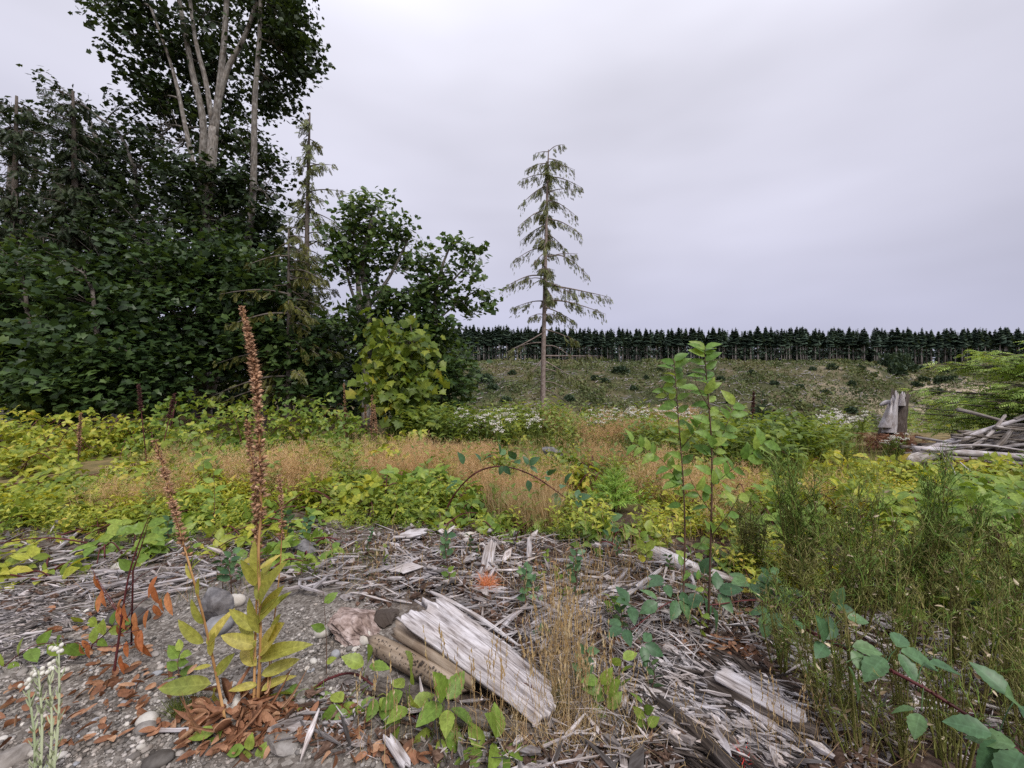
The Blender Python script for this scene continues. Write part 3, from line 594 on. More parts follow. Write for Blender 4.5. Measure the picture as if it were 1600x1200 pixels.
broadleaf('maple_tree', 'dark maple with a leaning ragged top between the tallest maple and the left edge', 'tree', GD(180, 13.5),
    [st(13.5, .2, .06, (185, 690), (187, 500), (190, 380), (175, 280), (140, 190)), st(13.5, .1, .03, (190, 400), (215, 300), (190, 215), (150, 180)), st(13.5, .09, .03, (187, 470), (120, 360), (100, 260))],
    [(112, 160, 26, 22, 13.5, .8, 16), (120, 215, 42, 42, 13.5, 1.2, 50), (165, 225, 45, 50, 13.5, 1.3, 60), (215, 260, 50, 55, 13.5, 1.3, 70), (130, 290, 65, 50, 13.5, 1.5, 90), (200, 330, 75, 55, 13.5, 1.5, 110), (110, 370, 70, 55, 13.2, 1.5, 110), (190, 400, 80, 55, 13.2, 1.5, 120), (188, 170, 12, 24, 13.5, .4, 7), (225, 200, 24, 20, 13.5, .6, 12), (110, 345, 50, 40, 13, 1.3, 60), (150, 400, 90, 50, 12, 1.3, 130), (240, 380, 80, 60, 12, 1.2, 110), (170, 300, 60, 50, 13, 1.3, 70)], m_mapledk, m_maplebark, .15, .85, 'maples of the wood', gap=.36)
for px, d, bl in ((60, 17, [(40, 460, 110, 110, 17, 2.5, 200), (60, 600, 110, 90, 17, 2.5, 170)]), (230, 17, [(200, 470, 110, 110, 17, 2.5, 220), (230, 600, 110, 90, 17, 2.5, 170)]), (400, 17, [(390, 450, 110, 110, 17, 2.5, 210), (400, 590, 110, 90, 17, 2.5, 170)]), (560, 17, [(550, 540, 80, 70, 17, 2.5, 130), (560, 620, 90, 60, 17, 2.5, 130), (660, 600, 70, 60, 17, 2, 120)])):
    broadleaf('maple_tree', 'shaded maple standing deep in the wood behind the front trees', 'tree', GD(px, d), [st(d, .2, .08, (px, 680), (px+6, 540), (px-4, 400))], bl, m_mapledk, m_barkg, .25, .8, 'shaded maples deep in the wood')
# low maples that make the leafy wall
UL = [('low maple with broad pale green leaves at the bottom of the left edge', 45, 9, [(10, 560, 75, 70, 9, 1.1, 130), (60, 610, 80, 45, 8.7, 1, 130), (20, 470, 80, 60, 9.6, 1.2, 110), (90, 530, 60, 60, 9.3, 1, 90), (20, 410, 50, 45, 10, 1.2, 40)], m_maplemid),
      ('low spreading maple with layered leaves left of the tallest trunk', 150, 8.8, [(150, 480, 70, 55, 9.2, 1.1, 110), (180, 545, 85, 50, 8.9, 1, 130), (140, 600, 80, 45, 8.6, 1, 120), (110, 430, 60, 45, 9.8, 1.1, 70), (215, 600, 60, 45, 8.9, 1, 90)], m_maple),
      ('dark young maple filling the space in front of the tallest trunk', 270, 10.5, [(250, 430, 75, 60, 10.5, 1.2, 130), (290, 500, 80, 60, 10.2, 1.1, 130), (255, 560, 60, 50, 9.8, 1, 90), (340, 410, 70, 60, 10.9, 1.2, 120), (360, 560, 50, 40, 10.5, .9, 60)], m_maple),
      ('dark young maple with drooping leaves right of the tallest trunk', 410, 10.8, [(400, 450, 75, 65, 10.8, 1.2, 130), (430, 540, 70, 60, 10.6, 1.1, 110), (385, 520, 45, 50, 10.4, 1, 60), (500, 560, 55, 60, 10.8, 1.1, 80), (470, 600, 60, 40, 10.6, 1, 60)], m_maple)]
for lab, px, d, bl, mt in UL:
    broadleaf('maple_tree', lab, 'tree', GD(px, d), [st(d, .09, .03, (px, 690), (px+4, 560), (px-6, 450))], bl, mt, m_barkg, .155, .95, 'low maples along the wood edge', parts=120)
broadleaf('maple_tree', 'rounded mid height maple between the slim conifer and the end sapling', 'tree', GD(578, 11),
    [st(11, .14, .05, (572, 670), (574, 560), (575, 480), (566, 410), (582, 340)), st(11, .06, .02, (575, 480), (610, 430), (640, 370)), st(11, .05, .02, (574, 520), (545, 440), (540, 390))],
    [(580, 335, 42, 30, 11, .9, 34), (620, 370, 38, 28, 11, .9, 32), (550, 365, 38, 34, 11, .9, 34), (590, 400, 55, 34, 11, 1, 46), (630, 425, 40, 30, 11, .8, 26), (550, 430, 40, 40, 11, .9, 36), (600, 465, 55, 34, 11, 1, 34), (545, 500, 45, 40, 11, 1, 50), (640, 480, 40, 30, 11, .8, 20), (600, 520, 60, 40, 11.3, 1, 60)], m_maplemid, m_maplebark, .155, .85, 'maples of the wood', parts=60, gap=.29)
broadleaf('maple_tree', 'open tipped maple sapling at the clearing end of the wood', 'tree', GD(690, 10.5),
    [st(10.5, .09, .02, (690, 670), (684, 560), (680, 470), (690, 420), (705, 380)), st(10.5, .035, .012, (681, 470), (715, 430), (742, 405)), st(10.5, .03, .012, (683, 500), (720, 470), (750, 450)), st(10.5, .03, .012, (681, 460), (665, 420), (658, 395))],
    [(705, 378, 22, 16, 10.5, .5, 10), (742, 400, 22, 12, 10.5, .4, 8), (670, 400, 26, 22, 10.5, .5, 16), (735, 430, 24, 18, 10.5, .5, 10), (692, 435, 30, 26, 10.5, .6, 20), (755, 465, 18, 14, 10.5, .4, 6), (725, 475, 32, 24, 10.5, .6, 20), (665, 460, 30, 24, 10.5, .6, 18), (680, 520, 45, 40, 10.5, .9, 70), (700, 580, 40, 50, 10.4, .8, 85), (650, 560, 45, 50, 10.6, .9, 80), (690, 640, 38, 30, 10.2, .7, 45)], m_maplemid, m_maplebark, .15, .85, 'maples of the wood', parts=60, gap=.29)
broadleaf('maple_sapling', 'yellowing maple sapling glowing in front of the dark wood', 'tree', GD(620, 8.6),
    [st(8.6, .04, .015, (622, 700), (618, 600), (606, 500)), st(8.6, .02, .01, (619, 610), (645, 550), (640, 500))],
    [(598, 500, 14, 16, 8.6, .3, 9), (640, 535, 22, 34, 8.6, .45, 28), (608, 560, 28, 32, 8.6, .45, 34), (625, 605, 32, 32, 8.5, .45, 40), (655, 600, 24, 34, 8.5, .4, 24), (655, 650, 22, 18, 8.4, .35, 12), (590, 610, 22, 26, 8.6, .4, 16)], m_mapleyel, m_barkg, .19, .42, None, parts=120, hang=.9)
# ------------------------------------------------------------------ conifers
def conifer(name, label, d, trunk, r0, branches, mat, bark, spl, tpls, dens=10, droop=1.0, group=None, extra=0, extra_rng=(0, 1), elen=.6, flat=False, cat='tree', hangd=0.0):
    """branches: (px0, py0, px1, py1, sag, foliage from 0..1 or None, depth offset of the tip)"""
    pts = smooth([np.array(P(x, y, d)) for x, y in trunk], 6); base = np.array(P(*trunk[0], d)); base[2] = hgt(base[0], base[1])-.05
    pts[0] = base; root = thing(name, label, cat, base, group); m = MB(); m.tube(pts, r0*np.linspace(1, .12, len(pts))**.8, 10); m.build('trunk', bark, root, base)
    B = []
    for (x0, y0, x1, y1, sag, f0, dz) in branches:
        a = np.array(P(x0, y0, d)); b = np.array(P(x1, y1, d))+np.array([0, dz, 0]); B.append((a, b, sag, f0))
    for _ in range(extra):
        t = rng.uniform(*extra_rng); i = int(t*(len(pts)-1)); a = pts[i]; an = rng.uniform(0, 6.28); l = elen*(1.15-t)*rng.uniform(.6, 1.2)
        B.append((a, a+np.array([math.cos(an)*l, math.sin(an)*l, rng.uniform(-.35, .15)*l]), rng.uniform(.0, .25), .1))
    for a, b, sag, f0 in B:
        L = np.linalg.norm(b-a); c = smooth([a, a+(b-a)*.35+[0, 0, sag*L*.6], a+(b-a)*.7+[0, 0, sag*L*.45], b], 4)
        br = MB(); br.tube(c, np.linspace(.012+.012*L, .004, len(c)), 5); bo = br.build('branch', bark, root, base)
        if f0 is None: continue
        k = max(3, int(L*dens*(1-f0))); t = rng.uniform(f0, 1, k); ps = np.stack([np.interp(t, np.linspace(0, 1, len(c)), c[:, j]) for j in range(3)], -1)
        ax = nrm(b-a); side = nrm(np.cross(ax, [0, 0, 1.0])); sg = rng.choice([-1, 1], k)
        if flat: D = ax*.9+side*sg[:, None]*rng.uniform(.3, 1.2, k)[:, None]+rng.normal(size=(k, 3))*.25-[0, 0, .22]; Nn = np.tile([0, -.2, 1.0], (k, 1))+.4*rng.normal(size=(k, 3))
        else: D = ax*.45+side*(sg*rng.uniform(0, .6, k))[:, None]+rng.normal(size=(k, 3))*.25-np.array([0, 0, 1.0])*droop*rng.uniform(.4, 1.2, k)[:, None]; Nn = rdir(k)+side*.2
        s = spl*rng.uniform(.5, 1.15, k)*(1.15-.4*t); fo = MB()
        hd = hangd*rng.random(k)**1.7*min(1, L/1.2)
        if hangd:
            for i in range(k):
                if hd[i] > .07: br.tube([ps[i], ps[i]-[0, 0, hd[i]]], [.004, .002], 3, False)
            me_ = bo.data; bo.data = br.mesh('branch', bark, False, base); bpy.data.meshes.remove(me_)
        for j in range(len(tpls)): e = np.arange(k) % len(tpls) == j; fo.scatter(tpls[j], frames(D[e], Nn[e], s[e]*(1-.5*(hd[e] > .07))), ps[e]-np.stack([0*hd[e], 0*hd[e], hd[e]], -1)+rng.normal(size=(e.sum(), 3))*.03)
        if fo.n: fo.build('foliage', mat, bo, base)['kind'] = 'stuff'
    return root
LB = [(856, 237, 836, 238, .1, .1, .1), (856, 238, 881, 230, .25, .3, -.2), (857, 248, 888, 254, .1, .1, .2), (854, 255, 822, 268, .1, .1, -.2), (857, 258, 897, 271, .12, .05, -.3), (853, 272, 814, 278, .1, .1, .2), (857, 276, 909, 291, .12, .05, .1), (853, 290, 812, 317, .1, .1, .3), (857, 300, 895, 304, .1, .1, -.5), (855, 312, 902, 335, .14, .05, .2),
      (852, 328, 808, 360, .14, .1, -.3), (855, 342, 908, 369, .14, .05, -.2), (852, 352, 812, 372, .1, .1, .5), (854, 365, 886, 382, .1, .05, .6), (851, 388, 800, 408, .18, .35, .2), (852, 395, 832, 420, .1, .1, -.6), (855, 400, 922, 428, .26, .35, .3), (856, 402, 900, 402, .1, .55, -.5), (850, 430, 782, 455, .16, .3, -.2), (850, 436, 812, 436, .14, .4, .5),
      (854, 445, 956, 463, .02, .25, .2), (853, 440, 900, 470, .05, .15, -.7), (853, 468, 945, 492, .08, .3, -.2), (852, 470, 800, 478, .1, .35, .6), (853, 480, 905, 500, .05, .3, .8), (850, 415, 858, 440, .1, .0, -1.0), (852, 380, 848, 400, .1, 0, -.9), (854, 320, 852, 335, .1, 0, -.8), (852, 450, 862, 480, .1, 0, -1.1), (853, 350, 862, 372, 0, 0, .9),
      (850, 514, 905, 533, .04, .55, .2), (850, 540, 895, 562, .22, .8, -.2), (850, 556, 940, 556, .0, .45, .1), (849, 535, 798, 545, .08, .55, .1), (849, 520, 790, 552, -.02, .7, -.3), (848, 560, 822, 592, .0, .45, -.4), (850, 563, 898, 592, .0, .35, -.3),
      (848, 596, 890, 612, .15, None, -.3), (848, 607, 893, 632, .06, None, .3), (848, 618, 885, 650, .08, None, -.2), (848, 628, 872, 655, .05, None, .1), (847, 640, 890, 655, .0, None, .4), (847, 590, 825, 615, .05, None, .2), (847, 575, 905, 600, .1, .6, .4)]
conifer('hemlock_tree', 'lone slender conifer with drooping sparse branches standing in the clearing', 18, [(848, 658), (849, 560), (852, 420), (855, 300), (857, 234)], .128, LB, m_hem, m_conbark, .42, T_drape, 36, 1.2, extra=50, extra_rng=(.36, .97), elen=.95, hangd=.45)
for lab, px, top, lean in (('dark feathery conifer at the far left edge with a ragged pointed top', 20, 150, 6), ('dark feathery conifer with drooping boughs between the left edge and the tallest maple', 122, 142, -8)):
    DB = []
    for i in range(64):
        y = top+10+i*6.4; s_ = 1 if i % 2 else -1; l = (8+i*1.25)*rng.uniform(.6, 1.3); DB.append((px+lean*(1-(y-top)/540), y, px+lean+s_*l, y+rng.uniform(-6, 22), .15, .12, rng.uniform(-1.2, 1.2)))
    conifer('hemlock_tree', lab, 12.3, [(px, 690), (px, 520), (px+lean*.5, 330), (px+lean, top)], .17, DB, m_hemdk, m_barkg, .40, T_drape, 24, 1.0, extra=50, extra_rng=(.4, .97), elen=1.5, hangd=.3)
# slim conifer and olive cedar boughs at the wood edge
SB = []
for i in range(60):
    y = 186+i*6.2; s_ = 1 if i % 2 else -1; l = (8+i*.72)*rng.uniform(.6, 1.25); SB.append((483-i*.15, y, 483+s_*l, y+rng.uniform(-4, 14), .12, .15, rng.uniform(-.5, .5)))
SB += [(480, 300, 532, 296, .1, .35, .1), (480, 330, 524, 345, .1, .3, .3), (481, 260, 520, 258, .1, .4, 0), (479, 400, 520, 420, .1, None, .2), (479, 385, 530, 370, .1, None, 0)]
conifer('hemlock_tree', 'slim pointed conifer with wispy branches just right of the tallest maple', 11.5, [(478, 680), (479, 520), (480, 350), (484, 176)], .12, SB, m_hem, m_barkg, .30, T_drape, 34, .9, hangd=.2)
CB = []
for i in range(34):
    y = 370+i*7.5; s_ = 1 if rng.random() < .55 else -1; l = rng.uniform(30, 78); CB.append((452, y, 452+s_*l, y+rng.uniform(8, 34), .12, .15, rng.uniform(-1.2, .3)))
conifer('cedar_tree', 'olive green cedar with hanging flat boughs in front of the slim conifer', 10.2, [(452, 690), (452, 520), (451, 358)], .1, CB, m_cedar, m_barkg, .3, T_drape, 18, 1.0)
# bright layered hemlock at the right edge
RB = []
for i in range(84):
    t = rng.random(); y = 545+t*130; a = rng.uniform(-1, 1); l = rng.uniform(60, 165)*(.5+.75*t); RB.append((1665, y+20, 1665-l if a < .75 else 1665+l*.7, y-8+rng.uniform(-12, 18), .05, .12, rng.uniform(-1.5, 1.3)))
conifer('hemlock_tree', 'bright green young hemlock with flat layered boughs at the right edge', 7.2, [(1665, 715), (1665, 640), (1662, 530)], .05, RB, m_fern, m_barkg, .34, T_frond, 20, .3, flat=True)
# fir seedling in the dry grass
sb = GD(960, 3.9); root = thing('fir_seedling', 'small bright green fir seedling in the tan grass', 'tree', sb); bv = np.array(sb)
m = MB(); m.tube([bv, bv+[.01, 0, .25], bv+[0, .01, .46]], [.008, .006, .002], 6); m.build('trunk', m_twig, root, bv)
for k in range(30):
    t = (k+.5)/30; a = k*2.4; z = .05+.36*t; l = .23*(1.05-t)+.05; dv = np.array([math.cos(a), math.sin(a), .35+.6*t]); p = bv+[0, 0, z]; m = MB()
    m.scatter(T_needle[k % 2], frames([dv], [[.2, .1, 1]], [l*1.15]), [p])
    for s_ in (-1, 1): m.scatter(T_needle[0], frames([dv+s_*.7*np.cross(nrm(dv), [0, 0, 1])], [[0, 0, 1]], [l*.8]), [p+nrm(dv)*l*.3])
    m.build('branch', m_seedl, root, bv)
m = MB(); m.scatter(T_needle[0], frames([[0, 0, 1], [.4, .1, .9], [-.3, .3, .9]], [[1, 0, 0]]*3, [.14, .1, .1]), [bv+[0, 0, .43]]*3); m.build('leader', m_seedl, root, bv)
# small dark seedling fir past the bench
sb = GD(1190, 9.5); root = thing('fir_seedling', 'little dark fir beyond the twin alder saplings', 'tree', sb); bv = np.array(sb)
m = MB(); m.tube([bv, bv+[0, 0, 1.05]], [.015, .004], 5); m.build('trunk', m_twig, root, bv); m = MB(); k = 90; t = rng.random(k); a = rng.uniform(0, 6.28, k)
m.scatter(T_needle[1], frames(np.stack([np.cos(a), np.sin(a), .1+.6*t], -1), np.tile([0, 0, 1.0], (k, 1)), .34*(1.1-t)+.05), bv+np.stack([0*t, 0*t, .1+.95*t], -1)); m.build('crown', m_shrub, root, bv)['kind'] = 'stuff'

# ------------------------------------------------------------------ bramble thickets
T_cl = T_trif 
def thicket(label, px, d, r, h, n, mat, leaf=.085, canes=7, base_py=None, cat='bramble'):
    b = np.array(GD(px, d)); root = thing('bramble_bush', label, cat, b, 'bramble bushes'); m = MB(); PP, DD = [], []
    for c in range(canes):
        a = rng.uniform(0, 6.28); e = b+np.array([math.cos(a)*r*rng.uniform(.5, 1.1), math.sin(a)*r*.9, h*rng.uniform(.1, .5)]); s0 = b+np.array([rng.normal()*r*.3, rng.normal()*r*.3, 0])
        s0[2] = hgt(s0[0], s0[1]); c_ = smooth([s0, (s0+e)/2+[0, 0, h*rng.uniform(.35, .7)], e], 5); m.tube(c_, np.linspace(.007, .003, len(c_)), 4, False)
    m.build('canes', m_cane, root, b)['kind'] = 'stuff'
    q = rdir(n, -.15, 1)*(rng.random(n)**.35)[:, None]; w_ = 1+.9*fbm(q[:, 0]*1.9+px*.1, q[:, 1]*1.9+d, int(px), 3); p = b+q*w_[:, None]*np.array([r, r*.85, h])
    p[:, 2] = np.maximum(p[:, 2], hgt(p[:, 0], p[:, 1])+.02); D = q*[1, 1, .2]+rng.normal(size=(n, 3))*.5-[0, 0, .25]; Nn = np.tile([0, -.35, 1.0], (n, 1))+.5*rng.normal(size=(n, 3))
    m = MB(); m.scatter(T_cl, frames(D, Nn, leaf*2.0*rng.uniform(.6, 1.2, n)), p); m.build('foliage', mat, root, b)['kind'] = 'stuff'
    return root
TH = [('yellow green bramble mound at the left edge below the low maples', 20, 7.2, .95, .95, 420, m_bramyel), ('yellow leaved bramble next to the left edge mound', 110, 6.9, .8, .75, 330, m_bramyel), ('low yellow bramble at the left edge in front of the mound', 40, 5.8, .6, .5, 230, m_bramyel),
      ('loose bramble with reddish tips under the low maple', 190, 7.6, .7, .75, 260, m_bramyel), ('green bramble mound below the tallest maple trunk', 300, 8.0, 1.05, 1.05, 460, m_bram), ('green bramble mound behind the tall foxglove spike', 395, 7.7, .9, .95, 380, m_bram), ('bramble with bronze top leaves right of the tall foxglove', 490, 8.0, .95, 1.0, 400, m_bram), ('green bramble mound reaching the row of thin dead spikes', 545, 7.6, .6, .75, 230, m_bram),
      ('low green bramble in front of the mound below the trunk', 250, 6.6, .7, .6, 250, m_bram), ('pale leaved bramble under the yellowing maple sapling', 625, 6.8, .6, .5, 210, m_bramyel), ('flat yellow bramble in the grass left of the leaning spike', 215, 5.2, .55, .28, 150, m_bramyel), ('flat yellow green bramble behind the leaning foxglove spike', 300, 4.6, .65, .3, 200, m_bramyel),
      ('yellow bramble patch behind the tall foxglove stems', 370, 4.9, .55, .3, 170, m_bramyel), ('green low bramble at the edge of the wood debris left of the slab', 330, 3.7, .42, .22, 90, m_bramgrn), ('green bramble sprig behind the foxglove leaves', 430, 3.6, .4, .2, 80, m_bramgrn), ('yellow green bramble patch at the top left of the debris mound', 560, 4.7, .6, .32, 190, m_bram), ('green bramble at the foot of the arching cane', 655, 4.3, .55, .34, 200, m_bramgrn),
      ('bright bramble left of the arching cane', 595, 5.4, .5, .38, 150, m_bramyel), ('straggling bramble at the left edge by the dark soil', 60, 4.2, .6, .12, 110, m_bramyel), ('bramble sprays on stones at the lower left', 130, 3.3, .5, .1, 40, m_bramyel),
      ('green bramble left of the pale jagged snag', 1240, 7.4, .8, .34, 240, m_bram), ('yellow bramble patch between the snag and the broom', 1330, 5.4, .75, .35, 240, m_bramyel), ('bright yellow bramble below the snag', 1410, 5.0, .6, .3, 200, m_bramyel), ('green bramble in front of the log heap', 1530, 4.6, .7, .22, 220, m_bramgrn), ('green bramble at the right edge below the logs', 1610, 4.0, .6, .3, 220, m_bramgrn),
      ('large leaved green bramble behind the broom at right', 1520, 3.5, .5, .4, 150, m_bramgrn), ('low green bramble between the two tall broom plants', 1400, 3.5, .45, .3, 100, m_bramgrn), ('bramble thicket right of the twin alder saplings', 1180, 5.6, .7, .6, 220, m_bram), ('tall bramble with round pale leaves behind the alders', 1130, 6.6, .6, .6, 190, m_bramgrn), ('low bramble at the right edge among the broom', 1600, 2.9, .35, .35, 70, m_bramgrn), ('green bramble sprig right of the fir seedling', 1025, 4.5, .35, .2, 60, m_bram), ('green bramble under the arching cane right end', 900, 3.75, .25, .15, 36, m_bram), ('bramble between fir seedling and alders', 1060, 5.0, .5, .35, 110, m_bram),
      ('yellow green low bramble at the left edge of the bare soil', 90, 4.9, .6, .2, 150, m_bramyel), ('low yellow green bramble in front of the left grass patch', 170, 4.1, .55, .2, 130, m_bramyel), ('yellow bramble sprawling behind the leaning branch', 240, 3.75, .5, .2, 120, m_bramyel), ('small green bramble at the left edge above the stones', 20, 3.6, .4, .15, 70, m_bram),
      ('yellow green bramble in the middle of the left tan grass', 340, 5.6, .6, .38, 190, m_bram), ('bramble patch in the tan grass right of the foxglove', 455, 5.6, .55, .36, 170, m_bramyel), ('yellow green bramble among tan grass left of the survey stake', 420, 6.3, .6, .45, 190, m_bram), ('low bramble at the debris edge right of the foxglove', 500, 4.1, .45, .24, 130, m_bramyel), ('leafy green bramble at the debris edge before the hoop cane', 600, 3.95, .45, .28, 150, m_bramyel), ('bramble in the tan grass below the yellowing maple', 530, 6.2, .6, .42, 190, m_bram), ('green bramble left of the grey lumpy rock', 760, 5.6, .45, .26, 90, m_bram),
      ('low bramble under the hoop of the arching cane', 755, 4.1, .4, .2, 90, m_bramgrn), ('straggling bramble right of the grey lumpy rock', 905, 5.3, .5, .34, 110, m_bram), ('yellow green bramble behind the alder stems', 1100, 4.0, .45, .25, 100, m_bramyel), ('yellow bramble between alders and the feathery broom', 1190, 4.4, .55, .32, 150, m_bramyel), ('low yellow green bramble behind the olive broom', 1290, 4.0, .5, .25, 130, m_bramyel), ('trailing bramble in front of the twin spires of broom', 1440, 2.9, .4, .18, 70, m_bramgrn), ('bramble leaves low at the right edge beside the red cane', 1580, 2.2, .3, .15, 36, m_brambl),
      ('tall yellow green bramble behind the dense olive broom', 1330, 3.3, .45, .5, 170, m_bramyel), ('fresh green bramble behind the bright broom spire', 1470, 3.1, .5, .5, 190, m_bramgrn), ('yellow green bramble at the right edge behind the dark broom', 1590, 2.7, .4, .5, 150, m_bramgrn), ('pale green bramble rising right of the taller alder', 1200, 3.4, .4, .4, 120, m_bramgrn), ('bright bramble below the right end of the log heap', 1570, 5.4, .6, .3, 170, m_bramyel), ('bramble among the brooms low at the right', 1420, 2.35, .35, .25, 70, m_bramgrn), ('green bramble leaning over the brow right of the alders', 1250, 6.0, .7, .32, 190, m_bramyel), ('bramble left of the fir seedling in the tan grass', 905, 4.9, .4, .3, 90, m_bramyel), ('yellow green bramble at the brow left of the lone conifer', 770, 8.4, .9, .6, 220, m_bramyel), ('bramble mound at the brow below the lone conifer', 880, 9.0, .9, .6, 220, m_bram),
      ('green bramble sprig on chips left of the leaning foxglove', 215, 3.0, .3, .18, 44, m_bramgrn), ('bramble sprig in the chips right of the tall foxglove', 465, 2.9, .3, .14, 40, m_bramgrn), ('yellow bramble sprays over the stones at the left edge', 40, 2.6, .35, .1, 40, m_bramyel), ('bramble leaves creeping over chips behind the orange marker', 800, 3.3, .32, .12, 44, m_bramgrn), ('bramble creeping onto the chips left of the striped log', 960, 3.0, .34, .16, 54, m_bram), ('low bramble spreading in front of the striped log', 1140, 2.7, .3, .14, 44, m_bramgrn), ('bramble leaves between chips and tan grass left of the marker', 700, 3.6, .4, .16, 66, m_bram), ('yellow leaved bramble on chips behind the dark mossy rock', 400, 3.25, .4, .16, 64, m_bramyel)]
for a in TH: thicket(*a)
def cane_plant(name, label, pts, r, leaves, lm, cm, lsize, cat='bramble', berries=()):
    """a single cane with every leaf and leaflet built; leaves: (pos, direction, leaflets, size)"""
    c = smooth([np.array(p) for p in pts], 7); b = c[0]; root = thing(name, label, cat, b); m = MB(); m.tube(c, np.linspace(r, r*.5, len(c)), 7)
    for i in range(2, len(c)-1):                    # thorns
        for _ in range(2): d = nrm(rng.normal(size=3)); m.tube([c[i], c[i]+d*r*2.6], [r*.5, .0003], 3, False)
    m.build('cane', cm, root, b); lf = MB(); lf.add(*T_leaflet[:1], T_leaflet[1], T_leaflet[2], T_leaflet[3]); lf = lf.mesh('leaflet', lm)
    for p, dv, k, s in leaves:
        p = np.array(p); dv = nrm(dv); j = c[np.argmin(np.linalg.norm(c-p, axis=1))]; m = MB(); m.tube(smooth([j, (j+p)/2+[0, 0, .012], p], 3), [.0014]*7, 4, False); lo = m.build('leaf', lm, root, b)
        up = nrm(np.array([0, -.4, 1])+.3*rng.normal(size=3)); side = nrm(np.cross(dv, up))
        for q in range(k):
            a = (0, 1.15, -1.15, 2.1, -2.1)[q]; dd = dv*math.cos(a)+side*math.sin(a); s_ = 1.3*s*(1.0, .82, .82, .6, .6)[q]*rng.uniform(.9, 1.1)
            R = frames([dd-np.array([0, 0, .1])], [up+.2*rng.normal(size=3)], [s_])[0]; obj('leaflet', lf, lo, M4(R, p-b+dd*.012))
    for p in berries:
        m = MB()
        for _ in range(9): m.scatter(pebble(3, 0, .1, (1, 1, 1)), np.eye(3)[None]*.005, [np.array(p)+rng.normal(size=3)*.006])
        m.build('berry', m_berry, root, b)
    return root
def LV(px, py, d, dx, dy, k, s): return (P(px, py, d), np.array([dx, -.25, -dy])*1.0, k, s)
cane_plant('bramble_cane', 'dark red trailing bramble cane with bright leaves across the bottom centre', [P(488, 1078, 1.66), P(515, 1060, 1.66), P(555, 1053, 1.64), P(600, 1085, 1.58), P(645, 1118, 1.5), P(700, 1162, 1.42), P(790, 1205, 1.33)], .0055,
    [LV(572, 1042, 1.62, .3, -1, 3, .085), LV(505, 1075, 1.64, -.3, .5, 3, .08), LV(462, 1085, 1.62, -.6, -.3, 3, .08), LV(487, 1100, 1.58, .2, 1, 2, .1), LV(440, 1130, 1.52, -.5, .9, 3, .10), LV(560, 1095, 1.55, .1, .4, 3, .08), LV(538, 1100, 1.53, -.7, .4, 3, .08), LV(590, 1088, 1.53, .5, .2, 2, .07), LV(640, 1070, 1.5, .15, -1, 1, .115), LV(634, 1078, 1.5, -.7, .3, 2, .075), LV(640, 1105, 1.46, .2, -.4, 3, .075), LV(628, 1112, 1.45, -.5, .8, 2, .105), LV(694, 1098, 1.42, -.1, -1, 3, .095), LV(700, 1105, 1.42, .7, .1, 2, .075), LV(668, 1130, 1.42, -.2, 1, 1, .085), LV(690, 1148, 1.4, .9, .2, 3, .085), LV(712, 1150, 1.38, .4, .9, 2, .08), LV(672, 1160, 1.4, -.4, 1, 1, .08), LV(776, 1160, 1.36, -.1, -1, 3, .095), LV(785, 1168, 1.35, .8, -.1, 2, .08), LV(760, 1172, 1.35, -.7, .1, 2, .08), LV(860, 1190, 1.33, .3, .2, 3, .075)], m_bramgrn, m_cane, .09)
def LVg(px, py, d, dx, dy, k, s): return (lift(px, py, .16), np.array([dx, -.25, -dy])*1.0, k, s*.8)
def LVh(px, py, d, dx, dy, k, s): return (lift(px, py, .40), np.array([dx, -.25, -dy])*1.0, k, s*.62)
cane_plant('bramble_cane', 'thick red bramble cane slanting through the broom at lower right', [lift(1262, 985, .30), lift(1335, 1020, .36), lift(1420, 1062, .36), lift(1500, 1110, .33), lift(1610, 1185, .28)], .007,
    [LVh(1300, 945, 1.95, .1, -.6, 2, .10), LVh(1318, 965, 1.92, .9, -.1, 1, .09), LVh(1290, 1005, 1.9, -.3, -1, 3, .12), LVh(1325, 1010, 1.88, .8, -.1, 2, .11), LVh(1322, 1035, 1.86, .3, .8, 1, .12), LVh(1385, 1025, 1.8, -.7, .2, 1, .14), LVh(1400, 1015, 1.8, .6, .1, 3, .12), LVh(1445, 1035, 1.75, .8, 0, 1, .11), LVh(1440, 1110, 1.6, -.4, .2, 2, .09), LVh(1585, 1095, 1.5, -.3, -.3, 3, .13), LVh(1560, 1150, 1.45, -.6, .5, 3, .12), LVh(1600, 1170, 1.42, -.8, .6, 2, .14)], m_brambl, m_cane, .12)
cane_plant('bramble_cane', 'low bramble with blue green leaves around the alder stems', [lift(1245, 955, .12), lift(1180, 938, .14), lift(1110, 945, .12), lift(1050, 940, .12), lift(985, 985, .10)], .004,
    [LVg(1040, 912, 2.3, -.7, -.2, 3, .10), LVg(1058, 935, 2.25, .3, .4, 3, .11), LVg(1030, 940, 2.2, -.8, .2, 2, .10), LVg(1100, 930, 2.2, -.6, .1, 3, .12), LVg(1120, 925, 2.2, .5, -.3, 3, .11), LVg(1112, 945, 2.15, .2, .9, 1, .12), LVg(1170, 910, 2.35, -.5, -.2, 3, .11), LVg(1180, 905, 2.35, .8, -.2, 2, .12), LVg(1215, 930, 2.25, .5, -.3, 3, .10), LVg(1205, 955, 2.2, -.4, .5, 3, .12), LVg(1235, 965, 2.15, .5, .6, 2, .11), LVg(985, 945, 2.25, -.3, -.3, 3, .10), LVg(975, 980, 2.15, -.5, 0, 3, .08), LVg(1003, 1005, 2.05, .7, .2, 3, .08), LVg(1095, 898, 2.3, .2, -.8, 3, .10)], m_brambl, m_cane, .1)
ac = [P(692, 808, 3.75), P(712, 770, 3.7), P(745, 738, 3.65), P(785, 729, 3.6), P(830, 742, 3.6), P(880, 775, 3.6), P(935, 815, 3.6), P(985, 850, 3.4), P(1010, 870, 3.25)]
